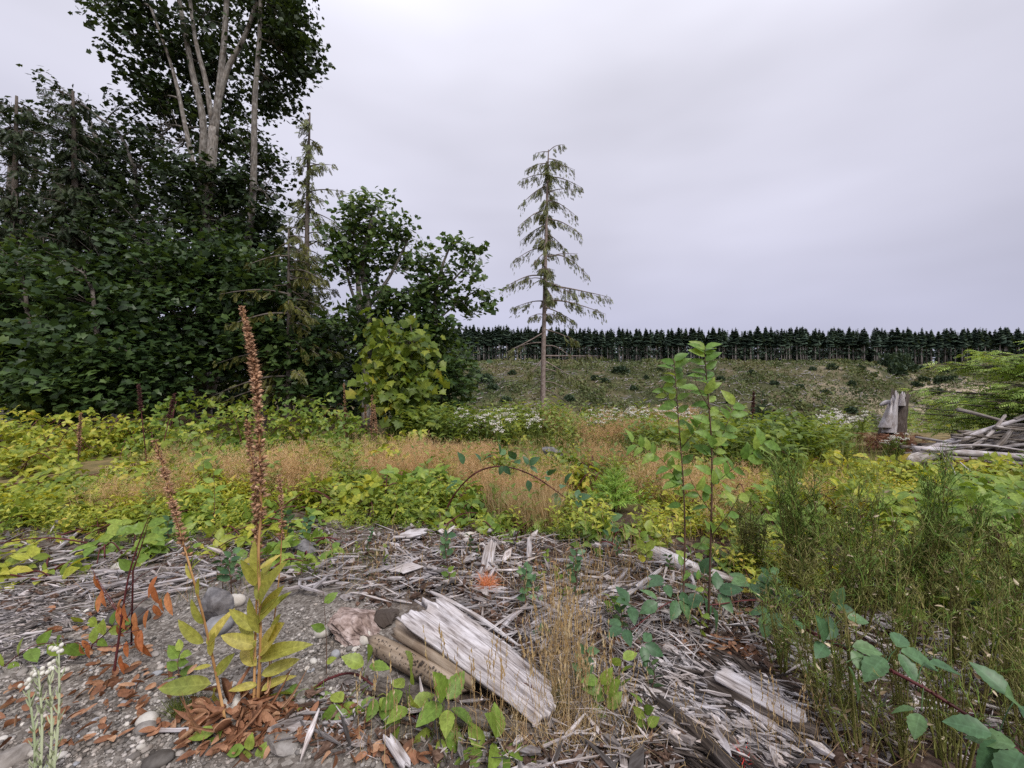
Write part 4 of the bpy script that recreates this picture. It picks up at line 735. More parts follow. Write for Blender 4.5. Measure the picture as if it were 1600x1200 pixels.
cane_plant('bramble_cane',  'dark bramble cane arching like a hoop over the tan grass', ac, .008, [LV(725, 727, 3.65, -.2, -.8, 1, .10), LV(752, 722, 3.6, .5, -.5, 2, .09), LV(780, 712, 3.6, .1, -1, 2, .09), LV(787, 726, 3.55, .3, .4, 2, .08), LV(806, 720, 3.55, -.3, -.6, 3, .09), LV(826, 728, 3.55, .3, -.4, 3, .09), LV(824, 748, 3.5, .2, .8, 1, .08), LV(855, 745, 3.5, .4, -.6, 3, .09), LV(882, 758, 3.5, .2, -.7, 2, .10), LV(876, 775, 3.45, -.4, .5, 2, .09), LV(900, 780, 3.5, .5, -.3, 3, .09), LV(925, 800, 3.4, .5, .3, 3, .09), LV(950, 812, 3.4, .6, -.4, 2, .09), LV(715, 755, 3.6, -.8, .2, 2, .09)], m_brambl, m_cane, .09, berries=(P(765, 711, 3.62), P(766, 713, 3.6)))

# ------------------------------------------------------------------ twin alder saplings
def sapling(name, label, d, stem, r, brs, leaves, lm, cm, tpl, cat='sapling'):
    c = smooth([np.array(P(x, y, d)) for x, y in stem], 6); c[0][2] = hgt(c[0][0], c[0][1])-.02; b = c[0]; root = thing(name, label, cat, b); m = MB(); m.tube(c, np.linspace(r, r*.22, len(c)), 8); m.build('stem', cm, root, b); allc = [c]
    for (pp, dz) in brs:
        e = smooth([np.array(P(x, y, d+dz*i/(len(pp)-1))) for i, (x, y) in enumerate(pp)], 5); allc.append(e); m = MB(); m.tube(e, np.linspace(r*.4, r*.15, len(e)), 5); m.build('branch', cm, root, b)
    A = np.concatenate(allc); lf = MB(); lf.add(*tpl[:1], tpl[1], tpl[2], tpl[3]); lf = lf.mesh('leaf', lm)
    for (px, py, dx, dy, s, dz) in leaves:
        tp = np.array(P(px, py, d+dz)); j = A[np.argmin(np.linalg.norm(A-tp, axis=1))]; dv = nrm(np.array([dx, rng.uniform(-.5, .5), -dy])); R = frames([dv], [np.array([.3*rng.normal(), -1+.5*rng.normal(), .7])], [s])[0]
        obj('leaf', lf, root, M4(R, j-b+nrm(tp-j)*min(.015, np.linalg.norm(tp-j)) if np.linalg.norm(tp-j) < .09 else tp-b))
    return root
def along(pp, n, s, d0=0):
    o = []
    for i in range(n):
        t = (i+.6)/n*(len(pp)-1); k = min(int(t), len(pp)-2); f = t-k; x = pp[k][0]*(1-f)+pp[k+1][0]*f; y = pp[k][1]*(1-f)+pp[k+1][1]*f; q = 1 if i % 2 else -1
        dx, dy = pp[k+1][0]-pp[k][0], pp[k+1][1]-pp[k][1]; L = math.hypot(dx, dy); o.append((x, y, dx/L*.6-q*dy/L*.8, dy/L*.6+q*dx/L*.8+.1, s*rng.uniform(.75, 1.15), d0*t))
    return o
A1 = [(1066, 985), (1070, 850), (1068, 760), (1062, 680), (1056, 600), (1053, 562)]
B1 = [([(1067, 760), (1030, 715), (985, 690)], .1), ([(1064, 700), (1090, 670), (1098, 650)], -.1), ([(1068, 800), (1045, 770), (1036, 760)], .2), ([(1059, 640), (1040, 615), (1030, 600)], .1), ([(1069, 880), (1095, 850), (1115, 820)], .1)]
sapling('alder_sapling', 'alder sapling with thin dark stem, the shorter of the twin saplings', 2.05, A1, .0052, B1, along(A1[2:], 24, .078)+along(B1[0][0], 14, .078)+along(B1[1][0], 7, .075)+along(B1[2][0], 4, .07)+along(B1[3][0], 5, .075)+along(B1[4][0], 3, .06)+along(A1[:3], 5, .05), m_alder, m_twig, T_alder)
A2 = [(1105, 1008), (1109, 900), (1112, 780), (1112, 700), (1108, 640), (1104, 590), (1101, 555), (1102, 543)]
B2 = [([(1112, 720), (1135, 665), (1148, 630)], .15), ([(1112, 760), (1160, 720), (1195, 690)], .2), ([(1111, 800), (1090, 770), (1075, 740)], -.1), ([(1110, 640), (1090, 605), (1085, 585)], -.1), ([(1110, 840), (1140, 800), (1155, 775)], -.15), ([(1107, 930), (1085, 900), (1060, 880)], .1)]
sapling('alder_sapling', 'tallest alder sapling with toothed leaves crossing the far skyline', 1.97, A2, .0058, B2, along(A2[2:], 26, .082)+along(B2[0][0], 13, .08)+along(B2[1][0], 16, .08)+along(B2[2][0], 5, .075)+along(B2[3][0], 5, .08)+along(B2[4][0], 6, .085)+along(B2[5][0], 4, .05), m_alder, m_twig, T_alder)
def herb(label, d, stem, n, s, mat=m_bramgrn, r=.0028, cm=m_twig, tpl=T_oval, group=None, name='leafy_sprout', cat='plant'):
    return sapling(name, label, d, stem, r, [], along(stem, n, s), mat, cm, tpl, cat)
herb('upright leafy sprout with yellow top in the dry grass right of the slab', 1.5, [(948, 1200), (950, 1130), (945, 1085), (935, 1060)], 11, .075, m_bramgrn)
herb('yellow leaved sprout beside the right end of the slab', 1.62, [(915, 1120), (918, 1085), (912, 1072)], 4, .06, m_bramyel)
herb('dark green small leaved sprout behind the slab middle', 2.15, [(862, 1030), (850, 960), (832, 915), (818, 885)], 16, .05, m_brambl)
herb('second dark green sprout by the golden grass', 1.9, [(868, 1040), (862, 1000), (840, 985)], 9, .045, m_brambl)
herb('pale green sprout on the debris between slab and arching cane', 2.8, [(690, 905), (688, 885), (690, 868)], 9, .075, m_bramgrn)
herb('small green sprout below the arching cane', 3.3, [(688, 850), (690, 838), (686, 820)], 6, .06, m_bramgrn)
herb('thin brown stem with two leaf pairs left of the log', 1.75, [(508, 1150), (510, 1010), (505, 925)], 4, .06, m_bramgrn)
herb('green sprout behind the leaning foxglove spike', 3.3, [(335, 830), (335, 760), (330, 715)], 8, .085, m_bramgrn)
herb('tall weed stem left of the sprout behind the spike', 4.2, [(312, 790), (318, 735), (312, 690)], 9, .09, m_weed)
herb('green weed on the gravel beside the leaning foxglove', 1.75, [(282, 1075), (278, 1035), (284, 1015)], 7, .065, m_bramgrn)
herb('spotted leaf sprig at the bottom between foxglove and vine', 1.42, [(355, 1185), (345, 1160), (335, 1140)], 5, .07, m_bramgrn)
herb('leaf sprig at the bottom edge under the foxglove', 1.36, [(405, 1205), (395, 1180), (380, 1165)], 5, .06, m_bramgrn)
herb('small green shoot at the bottom edge right of the bramble cane', 1.36, [(865, 1215), (858, 1190), (850, 1170)], 4, .055, m_bramgrn)
herb('leafy shoot in debris right of the fir seedling', 2.9, [(1000, 885), (1003, 850), (998, 830)], 7, .08, m_bramgrn)
herb('shoot beside the pale plank on the debris edge', 2.9, [(945, 880), (948, 850), (955, 825)], 6, .07, m_brambl)
herb('yellow green twin leaved shoot left of the shorter alder', 2.5, [(1008, 880), (1010, 865), (1008, 850)], 5, .075, m_bramyel)
# ------------------------------------------------------------------ dead foxglove spikes
def capsule(seed):
    r = random.Random(seed); V, f = ico(0); V = V*np.array([.30, .5, .30])+[0, .5, 0]; V[:, 0] *= (1-.5*V[:, 1]); V[:, 2] *= (1-.5*V[:, 1]); V = [tuple(v) for v in V]; T = list(f)
    for i in range(5):
        a = i*1.256+r.uniform(-.2, .2); c, s = math.cos(a), math.sin(a); k = len(V)
        V += [(c*.1-s*.16, .1, s*.1+c*.16), (c*.1+s*.16, .1, s*.1-c*.16), (c*.62, .62+r.uniform(-.2, .3), s*.62)]; T.append((k, k+1, k+2))
    k = len(V); V += [(-.02, 1, 0), (.02, 1, 0), (.05, 1.45, .05)]; T.append((k, k+1, k+2)); return TP(V, T)
T_cap = [capsule(i) for i in range(3)]
def spike_stem(root, b, pts, r, t0, n, size, mat=None, cmat=None):
    c = smooth(pts, 8); m = MB(); m.tube(c, np.linspace(r, r*.35, len(c)), 7); m.build('stem', mat or m_straw, root, b)
    t = np.sort(t0+(1-t0)*rng.random(n)**.85); i = t*(len(c)-1); p = np.stack([np.interp(i, range(len(c)), c[:, k]) for k in range(3)], -1); a = np.arange(n)*2.4+rng.normal(size=n)*.4
    D = np.stack([np.cos(a), np.sin(a), rng.uniform(.1, 1.0, n)], -1); s = size*(1.15-.5*(t-t0)/(1-t0))*rng.uniform(.45, 1.35, n); m = MB()
    for k in range(3): e = np.arange(n) % 3 == k; m.scatter(T_cap[k], frames(D[e], rdir(e.sum()), s[e]), p[e]+nrm(D[e])*r*.5)
    m.build('seed_head', cmat or m_capsule, root, b)['kind'] = 'stuff'; return c
def lance_leaf(root, b, at, tip, wmul, lm, variant):
    at = np.array(at); tip = np.array(tip); L = np.linalg.norm(tip-at); m = MB(); R = frames([tip-at], [[.3*rng.normal(), -.7, .8]], [[L*wmul, L, L]])[0]; obj('leaf', lm[variant], root, M4(R, at-b))
lmesh = []
for t_ in T_lance: q = MB(); q.add(*t_[:1], t_[1], t_[2], t_[3]); lmesh.append(q.mesh('leaf', m_foxleaf))
d = 1.57; b = np.array(G(402, 1110)); fx = thing('dead_foxglove', 'tallest dead foxglove with rusty seed spike reaching above the horizon', 'plant', b)
c = spike_stem(fx, b, [b, P(407, 1000, d), P(404, 860, d), P(408, 790, d), P(403, 640, d), P(394, 560, d+.03), P(379, 482, d+.05)], .0062, .46, 300, .0225)
c2 = spike_stem(fx, b, [b+[-.02, .01, 0], P(399, 1000, d+.03), P(402, 880, d+.03), P(398, 760, d+.04), P(386, 658, d+.05)], .0052, .5, 150, .020)
c3 = spike_stem(fx, b, [b+[.02, .02, 0], P(425, 1000, d+.06), P(438, 880, d+.08), P(440, 800, d+.1), P(436, 742, d+.1)], .0035, .58, 80, .016)
FL = [(398, 985, 358, 952, 1), (400, 1010, 345, 992, 1.2), (402, 1000, 380, 1040, 1), (404, 960, 448, 915, 1), (405, 950, 432, 878, .9), (404, 940, 408, 868, .9), (400, 915, 373, 873, .8), (404, 905, 392, 845, .8), (405, 1030, 462, 1000, 1), (406, 1020, 455, 972, 1), (408, 1055, 468, 1028, 1.1), (408, 1080, 458, 1045, 1), (420, 1000, 447, 960, .9), (430, 950, 446, 925, .8), (402, 1070, 360, 1075, 1), (404, 990, 395, 930, 1), (401, 1040, 372, 1010, 1), (438, 880, 445, 872, .8), (404, 890, 440, 868, .8), (396, 1000, 370, 960, .9), (402, 975, 425, 930, .9), (408, 1010, 440, 985, 1.1), (400, 880, 375, 872, .7)]
for i, (x0, y0, x1, y1, wm) in enumerate(FL):
    dz = rng.uniform(-.08, .08); lance_leaf(fx, b, P(x0, y0, d), np.array(P(x1, y1, d+dz)), wm*1.05, lmesh, i % 3)
m = MB(); k = 95; a = rng.uniform(0, 6.28, k); rr = .14*rng.random(k)**.6
p = b+np.stack([np.cos(a)*rr*1.3-.05, np.sin(a)*rr*.6-.03, .012+.05*rng.random(k)], -1); D = np.stack([np.cos(a), np.sin(a), rng.uniform(-.5, .2, k)], -1)
for j in range(3): e = np.arange(k) % 3 == j; m.scatter(T_lance[j], frames(D[e], rdir(e.sum()), np.stack([rng.uniform(.05, .14, e.sum())]*3, -1)*[.5, .75, 3.2]), p[e])
m.build('withered_leaves', m_deadleaf, fx, b)['kind'] = 'stuff'
d = 1.55; b = np.array(G(352, 1128)); fx = thing('dead_foxglove', 'leaning dead foxglove spike left of the tallest one with yellow leaves', 'plant', b)
spike_stem(fx, b, [b, P(337, 1050, d), P(318, 965, d), P(298, 890, d), P(275, 810, d+.02), P(258, 740, d+.03), P(242, 688, d+.04)], .0052, .54, 150, .0185)
for i, (x0, y0, x1, y1, wm) in enumerate([(330, 1068, 252, 1078, 1.1), (318, 1005, 275, 972, 1), (325, 1010, 345, 960, .9), (336, 1055, 372, 1018, .9), (330, 1040, 300, 1045, .8), (338, 1075, 322, 1100, .8), (310, 935, 315, 900, .8), (300, 905, 287, 880, .7), (298, 895, 306, 872, .8), (328, 1025, 340, 985, 1), (318, 975, 295, 940, .8)]): lance_leaf(fx, b, P(x0, y0, d), P(x1, y1, d+rng.uniform(-.05, .05)), wm*1.05, lmesh, i % 3)
# thin dead spikes at the wood edge
for lab, px, py0, py1, dd, r, mt in (('thin dead spike left of the pair before the yellowing maple', 542, 690, 600, 8.0, .012, None), ('dead spike standing just left of the yellowing maple', 580, 690, 617, 7.6, .012, None), ('dead spike leaning right before the yellowing maple', 590, 690, 632, 7.4, .012, None), ('shortest thin spike in the row before the maple', 573, 690, 632, 8.2, .009, None), ('dead brown spike above the left bramble mound', 122, 690, 645, 6.4, .012, None)):
    b = np.array(GD(px, dd)); t_ = thing('dead_foxglove', lab, 'plant', b); tip = np.array(P(px+rng.uniform(-6, 6), py1, dd)); spike_stem(t_, b, [b, (b+tip)/2, tip], r, .3, 130, .032, m_twig, None)
for lab, px, py1, dd, lean in (('purple brown fireweed spike against the dark maples', 230, 600, 6.2, -14), ('purple brown fireweed spike bending right', 248, 615, 6.3, 25), ('dark dock seed stalk beyond the alders', 1172, 612, 7.5, 6), ('dark reddish dock stalk left of the little dark fir', 1128, 640, 7.0, 4), ('dark dock stalk right of the little dark fir', 1205, 655, 7.2, 6), ('short dark dock stalk in the brambles', 1150, 660, 7.4, 0), ('dark dock stalk above round bramble leaves', 1215, 640, 7.0, -5)):
    b = np.array(GD(px, dd)); t_ = thing('dark_seed_stalk', lab, 'plant', b); tip = np.array(P(px+lean, py1, dd)); spike_stem(t_, b, [b, (b*.4+tip*.6), tip], .009, .55, 110, .036, m_cane, m_darkseed)
# wilted sapling with hanging orange leaves
d = 1.75; b = np.array(G(172, 1092)); ws = sapling('wilted_sapling', 'wilted sapling with hanging orange leaves on the gravel', d, [(172, 1092), (184, 1010), (200, 905), (220, 840), (236, 800)], .0055,
    [([(186, 990), (215, 965), (262, 925)], .1), ([(190, 965), (165, 930), (140, 880)], .05), ([(184, 1010), (150, 1010), (118, 1000)], .05), ([(196, 925), (220, 900), (250, 885)], .15), ([(186, 990), (205, 950), (196, 935)], .05), ([(186, 990), (215, 985), (228, 978)], .06), ([(184, 1010), (205, 1005), (222, 1000)], .05), ([(190, 965), (175, 940), (150, 900)], .02), ([(198, 965), (222, 940), (246, 925)], .08)],
    [(x, y, dx, 1, .078*rng.uniform(.8, 1.3), rng.uniform(-.02, .06)) for x, y, dx in ((262, 925, .3), (250, 940, 0), (240, 945, .1), (232, 955, -.2), (222, 965, 0), (228, 985, .3), (222, 1000, -.1), (210, 975, .2), (196, 950, -.1), (190, 945, .3), (185, 965, 0), (182, 975, -.3), (150, 905, .1), (143, 890, -.2), (160, 920, .2), (152, 930, 0), (120, 1000, -.1), (128, 1000, .3), (135, 1005, 0), (112, 1010, -.4), (204, 1020, 0), (212, 1025, .4), (240, 915, .1), (246, 900, -.3), (225, 1015, .2), (190, 935, -.4), (200, 990, .1))], m_orange, m_cane, T_lance[1])
herb('green topped bramble shoot behind the wilted sapling', 1.95, [(205, 900), (222, 850), (232, 815)], 6, .075, m_bramgrn, .004, m_cane)
herb('yellow bramble shoot left of the wilted sapling', 2.1, [(70, 1050), (110, 990), (160, 950)], 7, .085, m_bramyel, .003, m_cane)
herb('green trailing leaves on the gravel at the left edge', 1.8, [(-10, 1055), (50, 1010), (110, 1005)], 8, .085, m_bramgrn, .003, m_cane)
herb('leaf cluster under the wilted sapling branch', 1.9, [(140, 1010), (165, 990), (185, 965)], 6, .075, m_bramgrn, .003, m_cane)
# pale woolly everlasting at the bottom left
for lab, x0, x1, y1 in (('pale woolly everlasting stem leaning left at the bottom left corner', 55, 42, 1068), ('pale woolly everlasting stem with bud cluster, second from the left edge', 62, 60, 1048), ('tallest pale everlasting stem in the bottom left corner', 82, 92, 1012), ('pale everlasting stem with cream buds beside the tallest one', 76, 76, 1045)):
    d = 1.36; b = np.array(G(x0, 1225)); t_ = thing('everlasting', lab, 'plant', b); tip = np.array(P(x1, y1, d)); c = smooth([b, b*.5+tip*.5+[.01, 0, 0], tip], 10); m = MB(); m.tube(c, np.linspace(.004, .0025, len(c)), 6); m.build('stem', m_pearl, t_, b)
    k = 26; i = rng.integers(0, len(c), k); a = rng.uniform(0, 6.28, k); m = MB(); m.scatter(T_lance[0], frames(np.stack([.35*np.cos(a), .35*np.sin(a), 1+0*a], -1), np.stack([np.cos(a), np.sin(a), -.3+0*a], -1), np.stack([np.full(k, .018), np.full(k, .036), np.full(k, .036)], -1)), c[i]); m.build('leaves', m_pearl, t_, b)['kind'] = 'stuff'
    for j in range(9): m = MB(); m.scatter(pebble(j, 1, .15, (1, 1, 1.2)), np.eye(3)[None]*.0062, [tip+rng.normal(size=3)*[.010, .010, .008]]); m.build('flower_head', m_white, t_, b)

# ------------------------------------------------------------------ the weathered slab and the wood under it
def sheet(corners, nu, nv, thick, prof, curve=0):
    """a plank given by four corners (A far-left end near side, B far side, C, D), ragged ends, ridged grain"""
    A, B, C, D = [np.array(p, float) for p in corners]; V = []; U = []
    n = nrm(np.cross(D-A, B-A)); n = n if n[2] > 0 else -n; L = np.linalg.norm((D+C)/2-(A+B)/2); Wd = np.linalg.norm(B-A)
    for top in (1, 0):
        for i in range(nu+1):
            for j in range(nv+1):
                v = j/nv; e0, e1 = prof['ends'](v); u = e0+(i/nu)*(e1-e0); bow = prof['bow'](u)
                p = (A*(1-v)+B*v)*(1-u)+(D*(1-v)+C*v)*u+bow*nrm(D-A*1.0)[[1, 0, 2]]*[-1, 1, 0]
                gr = prof['groove'](u, v); p = p+n*(curve*(1-(2*v-1)**2)+prof['lift'](u)); p = p+n*(gr if top else -thick*(.4+.6*math.sin(math.pi*min(max(v, .02), .98)))); V.append(p); U.append((u*L+.3*top, v*Wd*.6))
    q = []; S = (nu+1)*(nv+1); ix = lambda t, i, j: t*S+i*(nv+1)+j
    for i in range(nu):
        for j in range(nv): q += [(ix(0, i, j), ix(0, i, j+1), ix(0, i+1, j+1), ix(0, i+1, j)), (ix(1, i, j), ix(1, i+1, j), ix(1, i+1, j+1), ix(1, i, j+1))]
    for i in range(nu): q += [(ix(0, i, 0), ix(0, i+1, 0), ix(1, i+1, 0), ix(1, i, 0)), (ix(0, i+1, nv), ix(0, i, nv), ix(1, i, nv), ix(1, i+1, nv))]
    for j in range(nv): q += [(ix(0, 0, j+1), ix(0, 0, j), ix(1, 0, j), ix(1, 0, j+1)), (ix(0, nu, j), ix(0, nu, j+1), ix(1, nu, j+1), ix(1, nu, j))]
    return TP(V, (), q, U)
def fibre(v, k, s): return np.array([float(vnoise(np.array(v*k), np.array(.3), s))])[0]
def groove(u, v):
    w_ = .055*math.sin(3.1*u+.6)+.03*math.sin(9*u+3*v); a = float(vnoise(np.array(v*26+w_*26), np.array(u*2.2), 51)); b_ = float(vnoise(np.array(v*75+w_*75), np.array(u*4), 52)); c_ = float(vnoise(np.array(v*7+w_*7), np.array(u*1.2), 53))
    cr = max(0, .36-a)*.06; big = -.024*math.exp(-((v-.66-.1*u+w_*.4)/.022)**2)*(u > .12)-.010*math.exp(-((v-.83+.05*u)/.015)**2)*(u > .3)-.012*math.exp(-((v-.34-.05*u)/.012)**2)*(u < .5)
    return .008*(a-.5)+.004*(b_-.5)+.018*(c_-.5)-cr+big-.028*max(0, (v-.86)/.14)**2-.018*max(0, (.06-v)/.06)**2
m_slab = grain_mat('silver_grey_slab_wood', [(.30, (.075, .062, .058)), (.41, (.27, .245, .245)), (.52, (.46, .435, .445)), (.70, (.60, .575, .595))], 7, 170, .97, 1.03, bump=1.0, dist=.004)
slab_c = [lift(618, 960, .19), lift(682, 922, .15), lift(872, 1068, .06), lift(860, 1142, .065)]
pr = {'ends': lambda v: (.05*math.sin(3*v)-.14*max(0, .7-abs(v-.62)*9)*(1 if v > .55 else .0)+.07*(fibre(v, 9, 61)-.5)+.03*(fibre(v, 30, 62)-.5)+.03, 1+.05*(fibre(v, 8, 63)-.5)+.10*v*v*0-.10*abs(v-.45)), 'bow': lambda u: .014*math.sin(math.pi*u), 'groove': groove, 'lift': lambda u: -.004*math.sin(math.pi*u)-.0*u}
mid_w = 1.0
m = MB(); m.add(*(lambda t: (t[0], t[1], t[2], t[3]))(sheet(slab_c, 110, 56, .030, pr, .010)))
sb_ = np.mean(slab_c, 0); root = thing('weathered_slab', 'large silver grey weathered slab of wood with split grain lying across the debris', 'wood slab', sb_); m.build('board', m_slab, root, sb_)
for k, (x0, y0, x1, y1, x2, y2, d0, d1, wd) in enumerate([(648, 938, 735, 988, 812, 1046, 2.0, 1.72, .011), (694, 935, 748, 965, 812, 1010, 2.08, 1.86, .012), (735, 970, 790, 1008, 848, 1052, 2.0, 1.72, .010), (672, 924, 700, 938, 745, 962, 2.1, 2.0, .012)]):
    q = [np.array(P(x0, y0, d0)), np.array(P(x1, y1, (d0+d1)/2)), np.array(P(x2, y2, d1))]; m = MB(); c = smooth(q, 8); m.tube(c, wd*np.sin(np.linspace(.25, 2.9, len(c)))**.6, 7); m.build('splinter', m_slab, root, sb_)
def log(name, label, cat, pts, r, mat, group=None, n=14, rough=.14, seed=0, ends=None):
    c = smooth([np.array(p) for p in pts], 8); b = c.mean(0); rr = np.broadcast_to(np.asarray(r), (len(pts),)); rr = np.interp(np.linspace(0, 1, len(c)), np.linspace(0, 1, len(pts)), rr)
    m = MB(); m.tube(c, rr, n); V = m.V[0]; L = np.repeat(np.arange(len(c)), n+1); kk = len(L); ax = c[L]; o_ = V[:kk]-ax
    aa = np.tile(np.linspace(0, 2*math.pi, n+1), len(c)); f = 1+rough*2*fbm(np.cos(aa)*1.6+seed*3.1, np.sin(aa)*1.6+L*.22, seed)+rough*.8*fbm(np.cos(aa)*5, np.sin(aa)*5+L*.1, seed+5)
    V[:kk] = ax+o_*f[:, None]; e = nrm(c[-1]-c[-2])*rr.max(); j = rng.normal(size=kk)*(L == len(c)-1)*.35+rng.normal(size=kk)*(L == 0)*.3; V[:kk] += j[:, None]*e; V[n::n+1][:len(c)] = V[0::n+1][:len(c)]
    m.V[0] = V; o = m.build(name, mat, None, b); o.location = b; return tag(o, label, cat, group)
log('beetle_holed_log', 'tan log riddled with beetle holes under the left end of the slab', 'log', [lift(586, 1006, .045), lift(640, 1034, .045), lift(720, 1080, .04)], [.040, .043, .036], m_tan, seed=3, rough=.06)
# beetle holes as half-sunk dark beads; the shade inside is their colour
c = smooth([np.array(lift(588, 1007, .045)), np.array(lift(640, 1034, .045)), np.array(lift(690, 1063, .042))], 20); m = MB(); k = 120; i = rng.integers(0, len(c), k); tgt = nrm(c[-1]-c[0]); sd = nrm(np.cross(tgt, [0, 0, 1.0])); sd = sd if sd[1] < 0 else -sd; a = rng.uniform(-.3, 1.5, k)
nn = np.cos(a)[:, None]*sd+np.sin(a)[:, None]*np.array([0, 0, 1.0]); m.scatter(pebble(1, 1, .2, (1, 1, .8)), frames(np.tile(tgt, (k, 1)), nn, rng.uniform(.0022, .0048, k)), c[i]+nn*.0415); ho = bpy.data.objects['beetle_holed_log']; o = m.build('beetle_holes', m_dark, ho, np.array(ho.location)); o['kind'] = 'stuff'
log('bark_log', 'grey barked branch log lying under the slab along its lower edge', 'log', [lift(588, 1075, .03), lift(660, 1100, .03), lift(760, 1130, .025), lift(850, 1150, .02)], [.024, .033, .034, .024], m_barkg, seed=7)
log('rotten_log', 'smooth brown rounded log tucked between slab and beetle holed log', 'log', [lift(622, 985, .09), lift(680, 1022, .08), lift(740, 1066, .06)], [.033, .036, .03], m_tan, seed=9, rough=.05)
def rock(name, label, cat, px, py, w_, h_, mat, seed, ang=0, sub=2, depth=.8, lift=.3, rough=.2, rz=None, group=None):
    p = np.array(G(px, py)); s = p[1]/F; R = frames([[math.cos(rz or rng.uniform(0, 6)), math.sin(rz or 1), 0]], [[0, 0, 1]], [1.0])[0]; m = MB(); tp = pebble(seed, sub, rough, (1, 1, 1), ang); v = tp[0]; v = v*(1+rough*.55*fbm(v[:, 0]*6+v[:, 2]*3, v[:, 1]*6-v[:, 2]*4, seed+3, 3))[:, None]; v = v/np.abs(v).max(0); v = v*np.array([w_/2*s, w_/2*s*depth, h_/2*s]); m.add(v, tp[1]); 
    o = m.build(name, mat, None, None, ang > 0); o.location = p+[0, 0, h_/2*s*lift*1.6]; o.rotation_euler = (rng.normal()*.1, rng.normal()*.1, (rz or 0)); return tag(o, label, cat, group)
rock('bark_chunk', 'crumbling pinkish chunk of rotten bark left of the slab', 'bark chunk', 555, 980, 104, 40, m_rotpink, 12, 6, 4, .9, .2, .55)
rock('bark_chunk', 'curled dark bark lump between the pink chunk and the slab', 'bark chunk', 600, 972, 46, 34, m_dark, 14, 5, 4, .8, .3, .6)
rock('rock', 'dark grey broken rock standing behind the foxglove leaves', 'rock', 340, 968, 46, 66, m_darkrock, 15, 12, 2, .8, .5)
rock('stone', 'oval cream stone right of the dark grey rock', 'stone', 368, 945, 30, 22, m_pale, 16)
rock('stone', 'smooth rounded grey stone below the dark grey rock', 'stone', 342, 985, 42, 30, m_bluegrey, 17, depth=1)
rock('stone', 'half buried pale rock at the bottom left corner', 'stone', 8, 1192, 60, 34, m_stone, 18, 5, 3, 1, .1)
rock('stone', 'long pale stone at the bottom edge left of the foxglove', 'stone', 248, 1192, 46, 20, m_stone, 19)
rock('stone', 'oval pale stone on the gravel left of the foxglove base', 'stone', 230, 1132, 30, 22, m_pale, 20)
rock('stone', 'oval grey stone beside the oval pale stone on the gravel', 'stone', 228, 1142, 30, 18, m_stone, 21)
rock('stone', 'cream stone in the leaf litter at the foxglove base', 'stone', 362, 1105, 30, 24, m_pale, 22)
rock('stone', 'pale pinkish stone in the sandy soil left of the holed log', 'stone', 571, 1003, 20, 22, m_pale, 23)
rock('stone', 'long white stone in the sandy soil below the pink bark', 'stone', 505, 992, 30, 16, m_pale, 24)
rock('stone', 'small blue grey stone in the sandy soil', 'stone', 524, 1026, 15, 14, m_bluegrey, 25)
rock('stone', 'flat pale grey stone among chips at the left edge', 'stone', 95, 880, 32, 14, m_stone, 26)
rock('stone', 'pale boulder behind the green topped shoot', 'stone', 190, 892, 30, 20, m_pale, 27)
rock('stone', 'flat grey stone behind the wilted sapling', 'stone', 200, 972, 60, 26, m_stone, 28)
rock('rock', 'flat grey shale flake at the bottom below the foxglove', 'rock', 440, 1165, 60, 22, m_stone, 29, 8, 2, .8, .15)
rock('rock', 'grey lumpy rock at the back of the tan grass', 'rock', 865, 728, 38, 30, m_darkrock, 30, 8, 3, .9, .8)
rock('rock', 'dark mossy rock behind the thin third foxglove stem', 'rock', 478, 868, 44, 34, m_darkrock, 31, 8)
rock('rock', 'grey weathered lump in the brush left of the snag', 'rock', 1325, 722, 28, 22, m_stone, 32, 6)
rock('rock', 'pale grey stone on top of the debris mound', 'rock', 735, 842, 26, 14, m_pale, 33)
def plank(label, cs, thick, seed, mat=None, name='weathered_plank', nu=26, nv=10, curve=.004, rag=.18):
    pr = {'ends': lambda v: (rag*(fibre(v, 6, seed)-.4), 1+rag*(fibre(v, 6, seed+1)-.5)-.25*abs(v-.4)*rag*3), 'bow': lambda u: 0, 'groove': lambda u, v: .008*(float(vnoise(np.array(v*9), np.array(u*2), seed+2))-.5)+.004*(float(vnoise(np.array(v*30), np.array(u*3), seed+3))-.5), 'lift': lambda u: 0}
    t = sheet(cs, nu, nv, thick, pr, curve); m = MB(); b = np.mean(cs, 0); m.add(*t[:1], t[1], t[2], t[3]); o = m.build(name, mat or m_slab, None, b); o.location = b; return tag(o, label, 'plank')
plank('pale flat weathered plank lying on black wood at lower right', [lift(1110, 1058, .09), lift(1130, 1042, .10), lift(1272, 1116, .08), lift(1250, 1134, .07)], .014, 71)
plank('small pale upright piece of wood stuck in the mound behind the slab', [lift(748, 894, .0), lift(768, 894, .0), lift(770, 894, .0)+Vector((.02, .1, .15)), lift(754, 894, .0)+Vector((.015, .1, .16))], .02, 75, rag=.3)
plank('short pale stub of wood standing in the debris right of the orange marker', [lift(822, 884, .0), lift(832, 884, .0), lift(831, 884, .0)+Vector((0, .08, .16)), lift(825, 884, .0)+Vector((0, .08, .17))], .02, 79, rag=.4)
plank('curled white flake of wood on the dark lump in the debris', [lift(600, 892, .07), lift(628, 897, .06), lift(668, 884, .08), lift(640, 878, .10)], .01, 81, rag=.3)
plank('broad pale bark flake at the top left of the debris mound', [lift(615, 840, .06), lift(638, 828, .08), lift(672, 824, .08), lift(655, 840, .06)], .015, 84, rag=.3)
plank('small pale broken board at the bottom centre', [lift(598, 1152, .05), lift(612, 1145, .05), lift(647, 1193, .035), lift(630, 1203, .03)], .02, 87, rag=.3)
rock('wood_chunk', 'dark lump under the curled white flake', 'wood chunk', 645, 898, 56, 20, m_dark, 35, 6)
